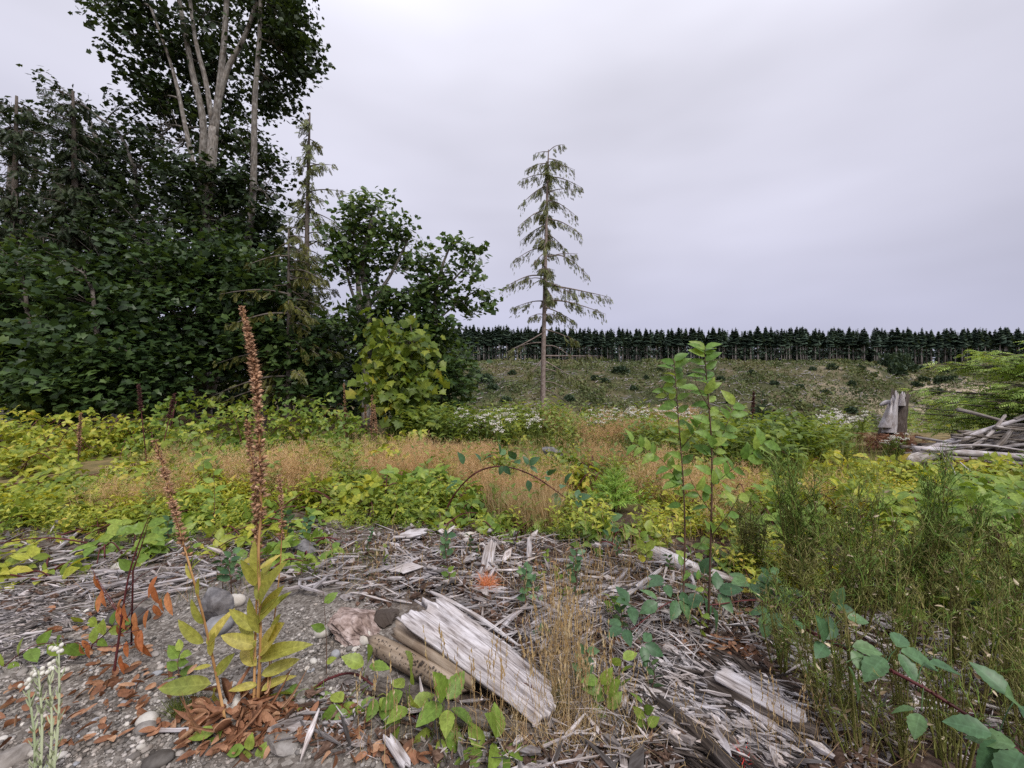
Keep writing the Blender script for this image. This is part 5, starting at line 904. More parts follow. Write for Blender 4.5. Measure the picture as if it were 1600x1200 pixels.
log('striped_log', 'silver striped log end behind the twin alder stems', 'log', [lift(1020, 862, .05), lift(1055, 878, .05), lift(1095, 893, .04), lift(1190, 920, .02)], [.05, .05, .04, .025], m_slab, seed=13)
log('pale_branch', 'pale slanting branch in front of the striped log', 'branch', [lift(965, 940, .03), lift(1000, 914, .05), lift(1035, 888, .06)], [.013, .015, .01], m_slab, seed=14)
for k, (lab, pp, r) in enumerate([('long pale stick running down from golden grass to lower right', [(880, 940, 2.3), (970, 985, 2.05), (1060, 1060, 1.78)], .016), ('pale stick crossing behind the golden grass', [(870, 945, 2.35), (940, 950, 2.3), (1020, 985, 2.1)], .010), ('bent pale twig ending below the taller alder', [(940, 948, 2.3), (1020, 985, 2.05), (1080, 1000, 1.98), (1092, 1040, 1.9)], .007), ('pale stick beyond the alders pointing down right', [(1075, 885, 2.6), (1092, 940, 2.3), (1100, 965, 2.2)], .014), ('pale stick right of the alders', [(1110, 935, 2.4), (1150, 955, 2.3), (1190, 985, 2.15)], .012), ('white stick lying level at the upper left of the gravel', [(85, 862, 2.95), (170, 860, 2.95), (260, 864, 2.9)], .007), ('grey branch leaning up out of the left gravel', [(88, 860, 3.1), (125, 830, 3.2), (160, 804, 3.3)], .014), ('grey branch bent beside the leaning branch', [(160, 806, 3.3), (185, 825, 3.2), (205, 835, 3.15)], .010), ('pale stick behind the tan grass edge left of the mound', [(515, 868, 3.1), (540, 852, 3.1), (562, 836, 3.2)], .012), ('bleached white stick on the gravel at the bottom', [(250, 1141, 1.48), (290, 1140, 1.47), (334, 1134, 1.47)], .0075), ('curved pale root on the debris mound', [(480, 885, 2.8), (505, 902, 2.65), (560, 905, 2.65), (605, 918, 2.6)], .008), ('grey stick under the bramble vine', [(505, 1130, 1.5), (530, 1128, 1.5), (552, 1122, 1.5)], .007), ('grey twig beside the stick under the bramble vine', [(525, 1145, 1.46), (555, 1135, 1.46), (580, 1125, 1.48)], .006), ('pale level stick left of the orange marker', [(680, 892, 2.75), (720, 894, 2.73), (752, 895, 2.7)], .010), ('pale stick below the orange marker', [(695, 945, 2.35), (740, 938, 2.35), (790, 942, 2.3), (850, 950, 2.28)], .009), ('dark split log running to the bottom edge at right', [(1030, 1100, 1.62), (1090, 1150, 1.5), (1150, 1210, 1.36)], .03), ('second dark split log at the bottom right of the chips', [(1020, 1075, 1.7), (1100, 1125, 1.56), (1190, 1200, 1.38)], .022), ('dark log under the pale flat plank', [(1100, 1062, 1.8), (1180, 1105, 1.66), (1280, 1150, 1.52)], .035)]):
    log('grey_stick' if r < .02 else 'dark_log', lab, 'stick' if r < .02 else 'log', [lift(x, y, .9*r+.012) for x, y, _d in pp], [r, r*.95]+[r*.7]*(len(pp)-2), m_dark if r > .02 else m_wood, seed=20+k, n=8, rough=.2)
m = MB(); b = np.array(lift(812, 1068, .085))      # curled reddish twig on the slab
root = thing('dried_twig', 'dried red brown twig with curled side shoots lying on the slab', 'twig', b); c = smooth([np.array(lift(782, 1064, .098)), np.array(lift(812, 1067, .086)), np.array(lift(842, 1069, .074))], 6)
m = MB(); m.tube(c, .0016, 5); m.build('stem', m_cane, root, b)
for i in range(1, 12): e = c[i]+[.004*rng.normal(), -.035*rng.uniform(.5, 1), -.004]; m = MB(); m.tube(smooth([c[i], (c[i]+e)/2+[.006, 0, .006], e], 3), .0016, 4); m.build('shoot', m_cane, root, b)

# ------------------------------------------------------------------ marker whiskers
def whisker(label, px, py, d, h, n, mat, stake=None):
    b = np.array(lift(px, py, .03)); t_ = thing('survey_marker', label, 'marker', b); m = MB(); k = n; a = rng.uniform(0, 6.28, k); D = np.stack([np.cos(a)*.7, np.sin(a)*.7, rng.uniform(.0, 1.3, k)], -1)
    m.scatter(T_blades[2], frames(D, rdir(k), np.stack([np.full(k, .0022), rng.uniform(.4, 1.0, k)*h, rng.uniform(.4, 1.0, k)*h], -1)), b+rng.normal(size=(k, 3))*[.012, .012, .006]); m.build('fibre_tuft', mat, t_, b)['kind'] = 'stuff'
    m = MB(); m.tube([b-[0, 0, .06], b+[0, 0, .01]], .006, 6); m.build('peg', mat, t_, b); return t_
whisker('frayed bright orange survey whisker in the wood debris behind the slab', 762, 918, 2.50, .13, 260, m_orangeflag)
whisker('red survey whisker at the bottom right of the chips', 1162, 1185, 1.4, .05, 60, m_redflag)
b = np.array(P(462, 752, 5.0)); t_ = thing('survey_stake', 'small white stake with red tape in the tan grass right of the foxglove', 'stake', b); m = MB(); m.tube([b+[-.05, 0, -.12], b+[0, 0, .0], b+[.03, 0, .13]], .014, 6); m.build('stake', m_white, t_, b)
m = MB(); m.scatter(T_oval, frames([[1, 0, .2], [-.8, -.3, -.5]], [[0, -1, .3]]*2, [.09, .07]), [b+[-.015, -.01, -.03]]*2); m.build('tape', m_redflag, t_, b)
b = np.array(P(815, 1021, 1.87)); t_ = obj('red_tape', None); bpy.data.objects.remove(t_); m = MB(); m.scatter(T_oval, frames([[1, .2, -.4], [.7, -.4, .3]], [[0, -.6, 1]]*2, [[.05, .05, .05], [.03, .04, .04]]), [b, b+[.01, 0, 0]]); o = m.build('plastic_tape', m_redflag, None, b); o.location = b; tag(o, 'torn scrap of red tape at the far edge of the slab', 'tape')

# ------------------------------------------------------------------ jagged snag and the heap of logs at right
d = 7.6; b = np.array(GD(1392, d)); root = thing('broken_snag', 'pale jagged broken tree stump standing left of the log heap', 'tree stump', b)
def snag_piece(x0, x1, yb, tops, dd, th, mat, nm, lean=0):
    n = len(tops)-1; V = []; U = []
    for k, back in enumerate((0, th)):
        for lev in range(7):
            t = lev/6
            for i in range(n+1):
                f = i/n; x = x0+(x1-x0)*f+lean*t*(1-.3*f); y = yb+(tops[i]-yb)*t; bul = math.sin(math.pi*f)*.10*(1 if k == 0 else -1)
                V.append(np.array(P(x, y, dd+back-bul))+[0, .03*math.sin(5*f+3*t+k), 0]); U.append((t*.9, f*.3+k*.4))
    q = []; S = 7*(n+1); ix = lambda k, l, i: k*S+l*(n+1)+i
    for l in range(6):
        for i in range(n): q += [(ix(0, l, i), ix(0, l, i+1), ix(0, l+1, i+1), ix(0, l+1, i)), (ix(1, l, i+1), ix(1, l, i), ix(1, l+1, i), ix(1, l+1, i+1))]
        q += [(ix(0, l+1, 0), ix(1, l+1, 0), ix(1, l, 0), ix(0, l, 0)), (ix(0, l, n), ix(1, l, n), ix(1, l+1, n), ix(0, l+1, n))]
    for i in range(n): q.append((ix(0, 6, i), ix(0, 6, i+1), ix(1, 6, i+1), ix(1, 6, i)))
    m = MB(); m.add(V, (), q, U); m.build(nm, mat, root, b)
snag_piece(1373, 1392, 668, [646, 630, 640, 622, 632, 618, 628], d-.24, .12, m_slab, 'pale_splinter', 11)
snag_piece(1379, 1399, 676, [630, 616, 624, 610, 621, 612, 624], d-.17, .12, m_slab, 'pale_splinter', 12)
snag_piece(1400, 1413, 634, [620, 611, 618, 612, 619], d-.10, .12, m_slab, 'pale_splinter', 5)
m = MB(); m.tube(smooth([np.array(P(1375, 633, d)), np.array(P(1388, 628, d)), np.array(P(1402, 630, d+.1))], 4), [.02, .03, .04, .04, .04, .04, .04, .04, .04][:9], 6); m.build('side_splinter', m_slab, root, b)
c = smooth([np.array(P(1388, 720, d+.12)), np.array(P(1391, 695, d+.1)), np.array(P(1396, 670, d+.1)), np.array(P(1402, 645, d+.1)), np.array(P(1406, 620, d+.1))], 5); m = MB(); m.tube(c, np.interp(np.linspace(0, 1, len(c)), [0, .25, .5, .75, 1], [.34, .25, .19, .15, .13]), 16)  # dark core, showing to the right of the pale splinters
V = m.V[0]; kk = len(c)*17; L = np.repeat(np.arange(len(c)), 17); aa = np.tile(np.linspace(0, 2*math.pi, 17), len(c)); V[:kk] = c[L]+(V[:kk]-c[L])*(1+.9*fbm(np.cos(aa)*2.2+9, np.sin(aa)*2.2+L*.12, 7))[:, None]; V[:kk, 2] += (L == len(c)-1)*rng.uniform(-.05, .16, kk); V[16::17][:len(c)] = V[0::17][:len(c)]; m.build('dark_core', m_dark, root, b)
m = MB(); k = 420; p = np.array(GD(1392, 7.2))+np.stack([rng.normal(size=k)*.30, rng.normal(size=k)*.2, .05+.28*rng.random(k)], -1); m.scatter(T_frond[1], frames(rdir(k, -.5, .6), rdir(k), rng.uniform(.08, .2, k)), p); o = m.build('dead_bracken', m_bracken, None, np.array(GD(1392, 7.2))); o.location = GD(1392, 7.2); tag(o, 'red brown heap of dead bracken in front of the jagged snag', 'bracken'); o['kind'] = 'stuff'
m_heap = grain_mat('dirty_grey_heap_wood', [(.3, (.05, .042, .038)), (.48, (.22, .195, .18)), (.7, (.46, .43, .42))], 3, 60, .6, 1.1, bump=1, dist=.01)
LG = [('long pale log lying level along the front of the heap', [(1428, 702, 6.1), (1520, 708, 6.0), (1640, 716, 5.9)], .075), ('broad split log end at the left front of the heap', [(1412, 722, 5.9), (1450, 712, 6.1), (1490, 706, 6.3)], .13), ('single branch poking up and left from the heap', [(1496, 640, 6.6), (1530, 648, 6.5), (1575, 660, 6.4)], .045), ('pale pole rising to the right on top of the heap', [(1490, 695, 6.2), (1535, 674, 6.3), (1610, 650, 6.3)], .05), ('level pale branch crossing the top of the heap', [(1555, 668, 6.1), (1590, 671, 6.1), (1640, 670, 6.1)], .045), ('forked grey branch in the middle of the heap', [(1515, 700, 6.0), (1545, 680, 6.1), (1570, 650, 6.2)], .04), ('dark log lying behind the long pale log', [(1440, 698, 6.4), (1520, 695, 6.5), (1640, 692, 6.6)], .09), ('grey pole second from the top of the heap', [(1500, 682, 6.4), (1560, 668, 6.5), (1640, 662, 6.5)], .05), ('thick grey log under the top branches', [(1535, 698, 6.2), (1585, 688, 6.2), (1650, 672, 6.2)], .08), ('thin grey stick lying on the long pale log', [(1470, 697, 6.0), (1540, 696, 5.95), (1600, 704, 5.9)], .025), ('short pale chunk under the forked branch', [(1556, 700, 5.95), (1570, 685, 6.0), (1580, 672, 6.05)], .05), ('lower grey pole under the long pale log', [(1480, 716, 6.0), (1560, 722, 5.9), (1650, 728, 5.85)], .05), ('flat grey slab leaning on the left of the heap', [(1435, 708, 6.2), (1470, 694, 6.3), (1510, 682, 6.4)], .06), ('pale stick at the right end of the heap pointing up', [(1585, 655, 6.3), (1605, 648, 6.3), (1630, 642, 6.3)], .035)]
for k, (lab, pp, r) in enumerate(LG): r *= .68; log('heap_log', lab, 'log', [P(*q) for q in pp], [r, r*.95, r*.75], m_dark if 'dark' in lab else (m_heap if k % 3 else m_wood), 'logs in the heap at right', seed=60+k, n=10, rough=.22)
for k in range(90):
    x = rng.uniform(1455, 1680); y = rng.uniform(668, 722); dd = rng.uniform(5.95, 6.9); l = rng.uniform(40, 130); s_ = rng.uniform(-.35, .18); y = max(y, 706-.28*(x-1440))
    log('heap_log', 'thin grey stick jammed among the bigger logs of the heap', 'stick', [P(x-l/2, y-l/2*s_, dd), P(x, y+rng.uniform(-3, 3), dd), P(x+l/2, y+l/2*s_, dd+rng.uniform(-.3, .3))], [rng.uniform(.008, .028)]*3, (m_heap, m_wood, m_barkg)[k % 3], 'thin sticks in the heap at right', seed=100+k, n=7, rough=.2)
# dark mass added inside the heap so gaps between its sticks look shaded
log('heap_dark_fill', 'black filler mass added deep inside the heap to darken its gaps', 'log', [P(1460, 722, 6.7), P(1550, 708, 6.8), P(1680, 700, 6.9)], [.15, .28, .38], m_dark, seed=99, rough=.3)
for lab, pp in (('pale dead stalk leaning in front of the heap', [(1450, 765, 4.9), (1478, 735, 5.0), (1468, 700, 5.1)]), ('thin bent stalk crossing the front of the heap', [(1500, 765, 4.9), (1488, 730, 5.0), (1470, 702, 5.0)]), ('arched dry stem left of the front of the heap', [(1545, 755, 4.9), (1515, 735, 5.0), (1500, 722, 5.1)])):
    log('dry_stalk', lab, 'stalk', [P(*q) for q in pp], [.009, .008, .005], m_slab, seed=5, n=5)

# ------------------------------------------------------------------ scotch broom
def twig_tpl(seed, n=6, side=True):
    m = MB(); r = np.random.default_rng(seed); be = r.uniform(.05, .28); t = np.linspace(0, 1, n+1); c = np.stack([.04*np.sin(5*t+seed), t*(1-.2*be*t), be*t*t], -1); m.tube(c, np.linspace(.0062, .0018, n+1), 3, False)
    for k in range(6 if side else 4):
        i = r.uniform(.25, .95); p = np.array([np.interp(i, t, c[:, j]) for j in range(3)]); a = r.uniform(0, 6.28); l = r.uniform(.12, .34)*(1.2-i*.7); e = p+l*np.array([math.cos(a)*.35, 1, math.sin(a)*.35]); m.tube([p, (p+e)/2+[.01, 0, 0], e], [.0034, .003, .0012], 3, False)
    return (np.concatenate(m.V), [], np.concatenate(m.Q), np.concatenate(m.U))
T_tw = [twig_tpl(i, 5) for i in range(5)]
def broom(label, px, py, top, wd, n, lean=0, mix=.35, pods=60):
    b = np.array(G(px, py)); s = b[1]/F; h = (py-top)*s; root = thing('broom_shrub', label, 'shrub', b, 'broom shrubs at right'); m1, m2, m3, m4 = MB(), MB(), MB(), MB()
    ns = max(7, int(wd/9)); P0, D0, L0 = [], [], []
    for c in range(ns):
        a = rng.uniform(0, 6.28); rr = wd*s*.5*rng.random()**.7; hh = h*rng.uniform(.68, 1.08)*(1-.25*rr/(wd*s*.5)); e = b+[math.cos(a)*rr+lean*s, math.sin(a)*rr*.7, hh]; q0 = b+[.3*rr*math.cos(a)+rng.normal()*.012, .3*rr*math.sin(a)*.7, -.02]
        cv = smooth([q0, q0*.55+e*.45+[.12*rr*math.cos(a), 0, 0], e], 6); m4.tube(cv, np.linspace(.0042, .0012, len(cv))*max(1, b[1]/1.35), 4, False); k = max(7, int(n*1.15/ns)); t = rng.uniform(.12, .92, k)**.85*(len(cv)-1)
        pp = np.stack([np.interp(t, range(len(cv)), cv[:, j]) for j in range(3)], -1); P0.append(pp); tg = nrm(e-q0); D0.append(tg*1.0+rng.normal(size=(k, 3))*[.20, .20, .05]+[0, 0, .25]); L0.append(np.minimum(rng.uniform(.08, .30, k)*h, (e[2]-pp[:, 2])*1.15+.05))
    m4.build('stems', m_broom, root, b)['kind'] = 'stuff'; p, D, l = np.concatenate(P0), np.concatenate(D0), np.concatenate(L0); k = len(p); z = (p[:, 2]-b[2])/h; tp = rng.random(k) < mix*(.35+1.3*z)
    for j in range(5):
        for mb_, sel in ((m1, ~tp), (m2, tp)): e = (np.arange(k) % 5 == j) & sel; mb_.scatter(T_tw[j], frames(D[e], rdir(e.sum()), np.stack([np.full(e.sum(), .21*b[1]), l[e], np.full(e.sum(), .21*b[1])], -1)), p[e])
    m1.build('twigs', m_broom, root, b)['kind'] = 'stuff'; m2.build('shoots', m_broomtop, root, b)['kind'] = 'stuff'
    q = pods; i = rng.integers(0, k, q); pp = p[i]+nrm(D[i])*l[i][:, None]*rng.uniform(.1, .9, q)[:, None]; m3.scatter(oval(.18, .3, .25, 3), frames(rdir(q, -.3, .8), rdir(q), rng.uniform(.012, .03, q)), pp); m3.build('seed_pods', m_pod, root, b)['kind'] = 'stuff'
for a in (('tall feathery broom with bright green tips in front of the snag', 1255, 930, 690, 90, 230, -20, .7, 50), ('dense olive broom bush right of the twin alders', 1335, 985, 755, 150, 250, 5, .35, 150), ('tall broom with bright spire in front of the log heap', 1455, 970, 720, 110, 330, 20, .65, 90), ('dark olive broom at the right edge of the picture', 1590, 1120, 850, 150, 190, 10, .3, 110), ('low thin broom beside the taller alder stem', 1170, 900, 770, 90, 120, -10, .25, 50), ('small broom sprig left of the red bramble cane', 1225, 1055, 890, 90, 90, -5, .4, 60), ('olive broom at the bottom in front of the red cane', 1340, 1180, 930, 150, 90, -20, .3, 80), ('broom clump at the bottom right corner', 1490, 1195, 930, 150, 90, 10, .3, 80), ('broom between the two tallest spires', 1400, 1060, 860, 110, 110, 0, .25, 70), ('thin broom at the right edge beside the log heap brambles', 1560, 960, 790, 90, 110, 0, .3, 40), ('brown twiggy broom behind the small sprig', 1265, 1000, 850, 110, 170, -10, .1, 70), ('half dead brown broom left of the bottom clump', 1410, 1190, 980, 110, 80, -10, .1, 60), ('broom at the right edge in front of the dark olive one', 1610, 1200, 960, 110, 100, -10, .2, 60), ('straggly broom between the olive bush and the bright spire', 1390, 960, 790, 110, 170, 0, .3, 60), ('olive broom in front of the bright spire', 1500, 1040, 840, 110, 130, 10, .2, 70), ('low brown broom right of the pale flat plank', 1290, 1110, 930, 110, 90, -15, .1, 60), ('sparse broom at the right edge below the log heap', 1625, 1010, 790, 110, 150, -10, .3, 50)): broom(*a)

# ------------------------------------------------------------------ flowering herbs beyond the grass
def flower_proto(seed):
    b = thing('everlasting', 'x', 'plant', (0, 0, 0)); m1, m2, m3 = MB(), MB(), MB(); r = np.random.default_rng(seed)
    for s_ in range(9):
        a = r.uniform(0, 6.28); h = r.uniform(.45, .75); e = np.array([math.cos(a)*.16, math.sin(a)*.16, h]); q0 = np.array([math.cos(a)*.04, math.sin(a)*.04, 0]); c = smooth([q0, e*.55, e], 4); m1.tube(c, .004, 3, False)
        k = 12; t = r.uniform(.1, .9, k); p = q0*(1-t[:, None])+e*t[:, None]; m2.scatter(T_lance[1], frames(r.normal(size=(k, 3))+[0, 0, .6], r.normal(size=(k, 3)), np.stack([np.full(k, .10), np.full(k, .10), np.full(k, .1)], -1)), p)
        k = 15; m3.scatter(pebble(2, 0, .2, (1, 1, .8)), frames(rdir(k), rdir(k), r.uniform(.008, .016, k)), e+r.normal(size=(k, 3))*[.032, .032, .012])
    m1.build('stems', m_weed, b)['kind'] = 'stuff'; m2.build('leaves', m_weed, b)['kind'] = 'stuff'; m3.build('flower_heads', m_white, b)['kind'] = 'stuff'; return b
fp = [flower_proto(i) for i in range(3)]; first = [True]*3
spots = [(rng.uniform(715, 800), rng.uniform(7.6, 9.2)) for _ in range(14)]+[(rng.uniform(810, 850), rng.uniform(8.4, 9.6)) for _ in range(6)]+[(rng.uniform(925, 1065), rng.uniform(8.2, 11)) for _ in range(30)]+[(rng.uniform(1275, 1345), rng.uniform(7.6, 9)) for _ in range(12)]+[(1385, 6.9), (1398, 6.9), (1405, 6.8)]
for i, (px, dd) in enumerate(spots):
    p = GD(px, dd); j = i % 3; lab = 'white flowering everlasting left of the lone conifer' if px < 800 else 'white flowering everlasting at the foot of the lone conifer' if px < 900 else 'white flowering everlasting in the pale grass right of the lone conifer' if px < 1100 else 'white flowering everlasting left of the jagged snag' if px < 1360 else 'white flowering everlasting on the dead bracken by the snag'
    s = rng.uniform(.65, 1.0)*(.6 if px > 1360 else 1); M = Matrix.Translation(p) @ Matrix.Rotation(rng.uniform(0, 6.28), 4, 'Z') @ Matrix.Scale(s, 4)
    if first[j]: fp[j].matrix_basis = M; fp[j]['label'] = lab; first[j] = False; o = fp[j]
    else: o = clone(fp[j], M, lab)
    o['group'] = 'white everlastings beyond the tan grass'

# ------------------------------------------------------------------ grasses, weeds, litter: nobody could count these
def spread(n, ell):
    """ground points below photograph ellipses (px, py, rx, ry, weight)"""
    wt = np.array([e[4] for e in ell], float); o_ = []
    for e, k in zip(ell, (wt/wt.sum()*n).astype(int)):
        a = rng.uniform(0, 6.28, k); r = np.sqrt(rng.random(k)); o_.append(ground_px(e[0]+e[2]*r*np.cos(a), e[1]+e[3]*r*np.sin(a)))
    return np.concatenate(o_)
def grass(name, label, mat, p, h0, h1, tpls, wd, lean=.25, clump=0, thr=0, aniso=True):
    if thr: p = p[vnoise(p[:, 0]*2.3, p[:, 1]*2.3, 41) > thr]
    k = len(p); a = rng.uniform(0, 6.28, k); D = np.stack([np.cos(a)*lean*rng.random(k)*1.6, np.sin(a)*lean*rng.random(k)*1.6, 1+0*a], -1); h = rng.uniform(h0, h1, k)*(.7+.6*vnoise(p[:, 0]*1.3, p[:, 1]*1.3, 43)); m = MB()
    w_ = np.full(k, wd) if aniso else h
    for j in range(len(tpls)): e = np.arange(k) % len(tpls) == j; m.scatter(tpls[j], frames(D[e], rdir(e.sum(), -.3, .3), np.stack([w_[e] if aniso else h[e], h[e], h[e]], -1)), p[e])
    o = m.build(name, mat); return stuff(o, label)
TAN = [(300, 745, 110, 26, 2), (230, 790, 70, 22, 1.2), (430, 760, 90, 30, 2), (520, 770, 90, 40, 3), (620, 745, 90, 26, 2.6), (700, 740, 90, 24, 2.6), (800, 760, 90, 40, 4), (830, 805, 40, 26, 1.8), (900, 745, 70, 26, 1.6), (1010, 780, 70, 24, 1.8), (1130, 790, 60, 26, 1.2), (1000, 745, 60, 14, .9), (1130, 850, 50, 30, .5), (1290, 830, 80, 40, .5), (130, 800, 60, 14, .5)]
p = spread(17000, TAN); grass('dry_grass', 'fine tan seed heads of dry grass across the clearing', m_tangrass, p, .22, .46, T_pan, 1, .35, thr=.54, aniso=False)
p = spread(26000, TAN); grass('dry_grass', 'tan dry grass blades across the clearing', m_tangrass, p, .12, .36, T_blades, .0045, .5, thr=.46)
p = spread(2600, [(835, 815, 42, 22, 3), (800, 800, 40, 20, 1)]); grass('dry_grass', 'dense tuft of tan bunch grass under the arching cane', m_goldgrass, p, .26, .48, T_blades, .004, .28)
p = spread(240, [(885, 1050, 40, 100, 2), (900, 1130, 70, 50, .8), (905, 930, 60, 40, .6), (960, 920, 60, 40, .4)]); grass('dry_grass', 'thin golden grass stalks right of the slab', m_goldgrass, p, .14, .34, T_spike, 1, .16, aniso=False)
p = spread(1500, [(890, 1080, 60, 70, 1.5), (930, 1150, 130, 50, 1.5), (820, 1175, 120, 30, .8), (1250, 1180, 200, 40, 1.2), (1400, 1000, 200, 80, 1.5)]); grass('dry_grass', 'short straw blades around the right end of the slab and under the broom', m_goldgrass, p, .05, .16, T_blades, .0022, .7)
p = spread(70, [(720, 1150, 90, 40, 1), (600, 1190, 60, 20, .6), (1230, 1190, 60, 20, 1.2)]); grass('dry_grass', 'single straw stalks along the bottom edge', m_goldgrass, p, .12, .3, T_spike, 1, .12, aniso=False)
p = spread(1600, [(120, 820, 160, 26, 2.4), (480, 830, 120, 16, 1), (1300, 920, 150, 50, 1), (290, 1115, 30, 12, 2), (690, 1150, 20, 8, .3), (870, 1100, 24, 20, 1), (210, 845, 45, 12, 1.2), (560, 870, 40, 8, 1)]); grass('green_grass', 'small green grass tufts on gravel and debris', m_grass, p, .04, .11, T_blades, .0022, .6)
BACK = [(650, 690, 60, 14, 2), (730, 690, 80, 18, 3), (830, 690, 90, 18, 3), (930, 700, 80, 20, 2.5), (1010, 720, 70, 22, 2), (1090, 720, 70, 26, 2), (1180, 740, 80, 34, 2), (1280, 720, 70, 18, 2), (1330, 760, 90, 30, 1.5), (560, 720, 70, 12, 1), (940, 690, 160, 10, 2)]
p = spread(9000, BACK); grass('green_grass', 'green and straw grass behind the tan grass', m_grass, p, .25, .6, T_blades, .008, .35)
p = spread(3600, [(1000, 690, 90, 14, 3), (960, 700, 60, 12, 2), (900, 690, 60, 10, 1), (1060, 700, 40, 12, 1)]); grass('dry_grass', 'pale pinkish seed grass right of the lone conifer', m_tangrass, p, .4, .7, T_pan, 1, .2, aniso=False)
def weed_tpl(seed):
    r = random.Random(seed); L = []
    for i in range(9): y = .15+.8*i/9; a = i*2.4; d_ = np.array([math.cos(a), .5, math.sin(a)]); R = frames([d_], [[0, 1, .1]], [[.2*(1.1-.5*y), .26*(1.15-.6*y), .2]])[0]; L.append((T_dia, R, (0, y, 0)))
    t = join(L); V = np.concatenate([t[0], [(-.008, 0, 0), (.008, 0, 0), (0, 1, 0)]]); n = len(t[0]); return (V, t[1]+[(n, n+1, n+2)], t[2], np.concatenate([t[3], np.zeros((3, 2))]))
T_weed = [weed_tpl(i) for i in range(3)]
p = spread(2300, [(720, 690, 110, 14, 3), (650, 690, 40, 12, 1), (840, 685, 100, 10, 2.2), (950, 695, 100, 12, 2), (1060, 715, 80, 20, 1.5), (1160, 730, 90, 24, 1.8), (1260, 725, 70, 16, 1.3)]); grass('weeds', 'leafy green weeds along the brow beyond the tan grass', m_weed, p, .3, .85, T_weed, 1, .3, aniso=False)
p = spread(5600, [(420, 750, 200, 36, 3), (650, 760, 180, 34, 2), (800, 740, 120, 20, .8), (900, 750, 120, 24, .8), (1040, 770, 80, 40, 1), (1150, 800, 90, 50, 2), (1300, 790, 120, 60, 2.4), (1450, 800, 120, 60, 2), (150, 810, 160, 30, 2), (330, 800, 120, 24, 2), (640, 800, 90, 20, 1), (780, 820, 90, 18, .7), (1250, 900, 120, 40, 1), (1450, 900, 120, 50, 1), (560, 790, 90, 24, 2), (480, 800, 60, 20, 1), (900, 830, 60, 14, .4), (1040, 840, 50, 20, .5), (1180, 830, 60, 40, 1), (1330, 850, 90, 50, 1), (400, 830, 90, 16, .7)]); grass('weeds', 'low yellow green weeds mixed into the tan grass', m_bramyel, p, .10, .34, T_weed, 1, .5, thr=.3, aniso=False)
p = spread(2400, [(1780, 760, 180, 50, 1), (1800, 900, 200, 110, 1.4), (1850, 1080, 240, 110, 1), (-150, 780, 150, 60, 1), (-180, 900, 160, 60, .6)]); grass('weeds', 'yellow green weeds filling the clearing at both sides', m_bram, p, .12, .4, T_weed, 1, .5, aniso=False)
p = spread(420, TAN); grass('weeds', 'taller ragged green weeds standing in the tan grass', m_weed, p, .22, .55, T_weed, 1, .4, aniso=False)
p = spread(1300, [(300, 815, 330, 14, 2), (650, 822, 200, 10, 1), (900, 838, 120, 10, .8), (200, 840, 260, 20, 1)]); grass('weeds', 'small leafy weeds fraying into the edge of the debris', m_bram, p, .05, .16, T_weed, 1, .6, thr=.35, aniso=False)
# beyond the brow: scrub on the falling bank
k = 4000; u = rng.uniform(-.2, 1.3, k); y = rng.uniform(11, 60, k); x = u*y; m = MB(); a = rng.uniform(0, 6.28, k)
m.scatter(T_weed[0], frames(np.stack([.3*np.cos(a), .3*np.sin(a), 1+0*a], -1), rdir(k), rng.uniform(.4, 1.0, k)), np.stack([x, y, hgt(x, y)], -1)); stuff(m.build('weeds', m_weed), 'green scrub on the bank falling away beyond the brow')
p = spread(420, [(760, 900, 300, 70, 2), (1000, 960, 200, 80, 1.5), (1080, 900, 160, 50, 1), (900, 1150, 200, 40, .8)]); grass('dry_grass', 'lone straw seed stalks scattered over the debris', m_goldgrass, p, .10, .26, T_spike, 1, .25, aniso=False)
p = spread(2400, [(760, 900, 300, 70, 2), (1000, 960, 200, 80, 1.5), (1080, 900, 160, 50, 1.5), (900, 1150, 200, 40, 1), (300, 900, 260, 50, 1)]); grass('dry_grass', 'short dry grass growing through the debris', m_tangrass, p, .04, .15, T_blades, .002, .7, thr=.52)
p = spread(1500, [(760, 890, 300, 60, 2), (1000, 930, 200, 70, 1.5), (330, 900, 280, 50, 1.4), (560, 850, 160, 26, 1.4), (1150, 960, 120, 60, 1)]); grass('green_grass', 'green grass sprigs growing through the debris', m_grass, p, .05, .14, T_blades, .0026, .6, thr=.55)
sp_ = [herb('small green sprout rooted in the wood debris', 2.4, q, n_, .055, mt) for q, n_, mt in (([(700, 930), (703, 905), (698, 885)], 7, m_bramgrn), ([(900, 900), (896, 880), (902, 862)], 8, m_brambl), ([(980, 1000), (985, 975), (978, 955)], 6, m_bramyel))]
p = spread(66, [(700, 890, 200, 46, 1.4), (950, 930, 150, 70, 1.6), (1130, 950, 90, 60, .8), (320, 890, 200, 40, 1.2), (520, 860, 120, 26, .8), (960, 1120, 120, 50, .7)])
for i in range(len(p)): o = clone(sp_[i % 3], Matrix.Translation(p[i]) @ Matrix.Rotation(rng.uniform(0, 6.28), 4, 'Z') @ Matrix.Scale(rng.uniform(.5, 1.25), 4)); o['group'] = 'green sprouts in the wood debris'
for o in sp_: o['group'] = 'green sprouts in the wood debris'
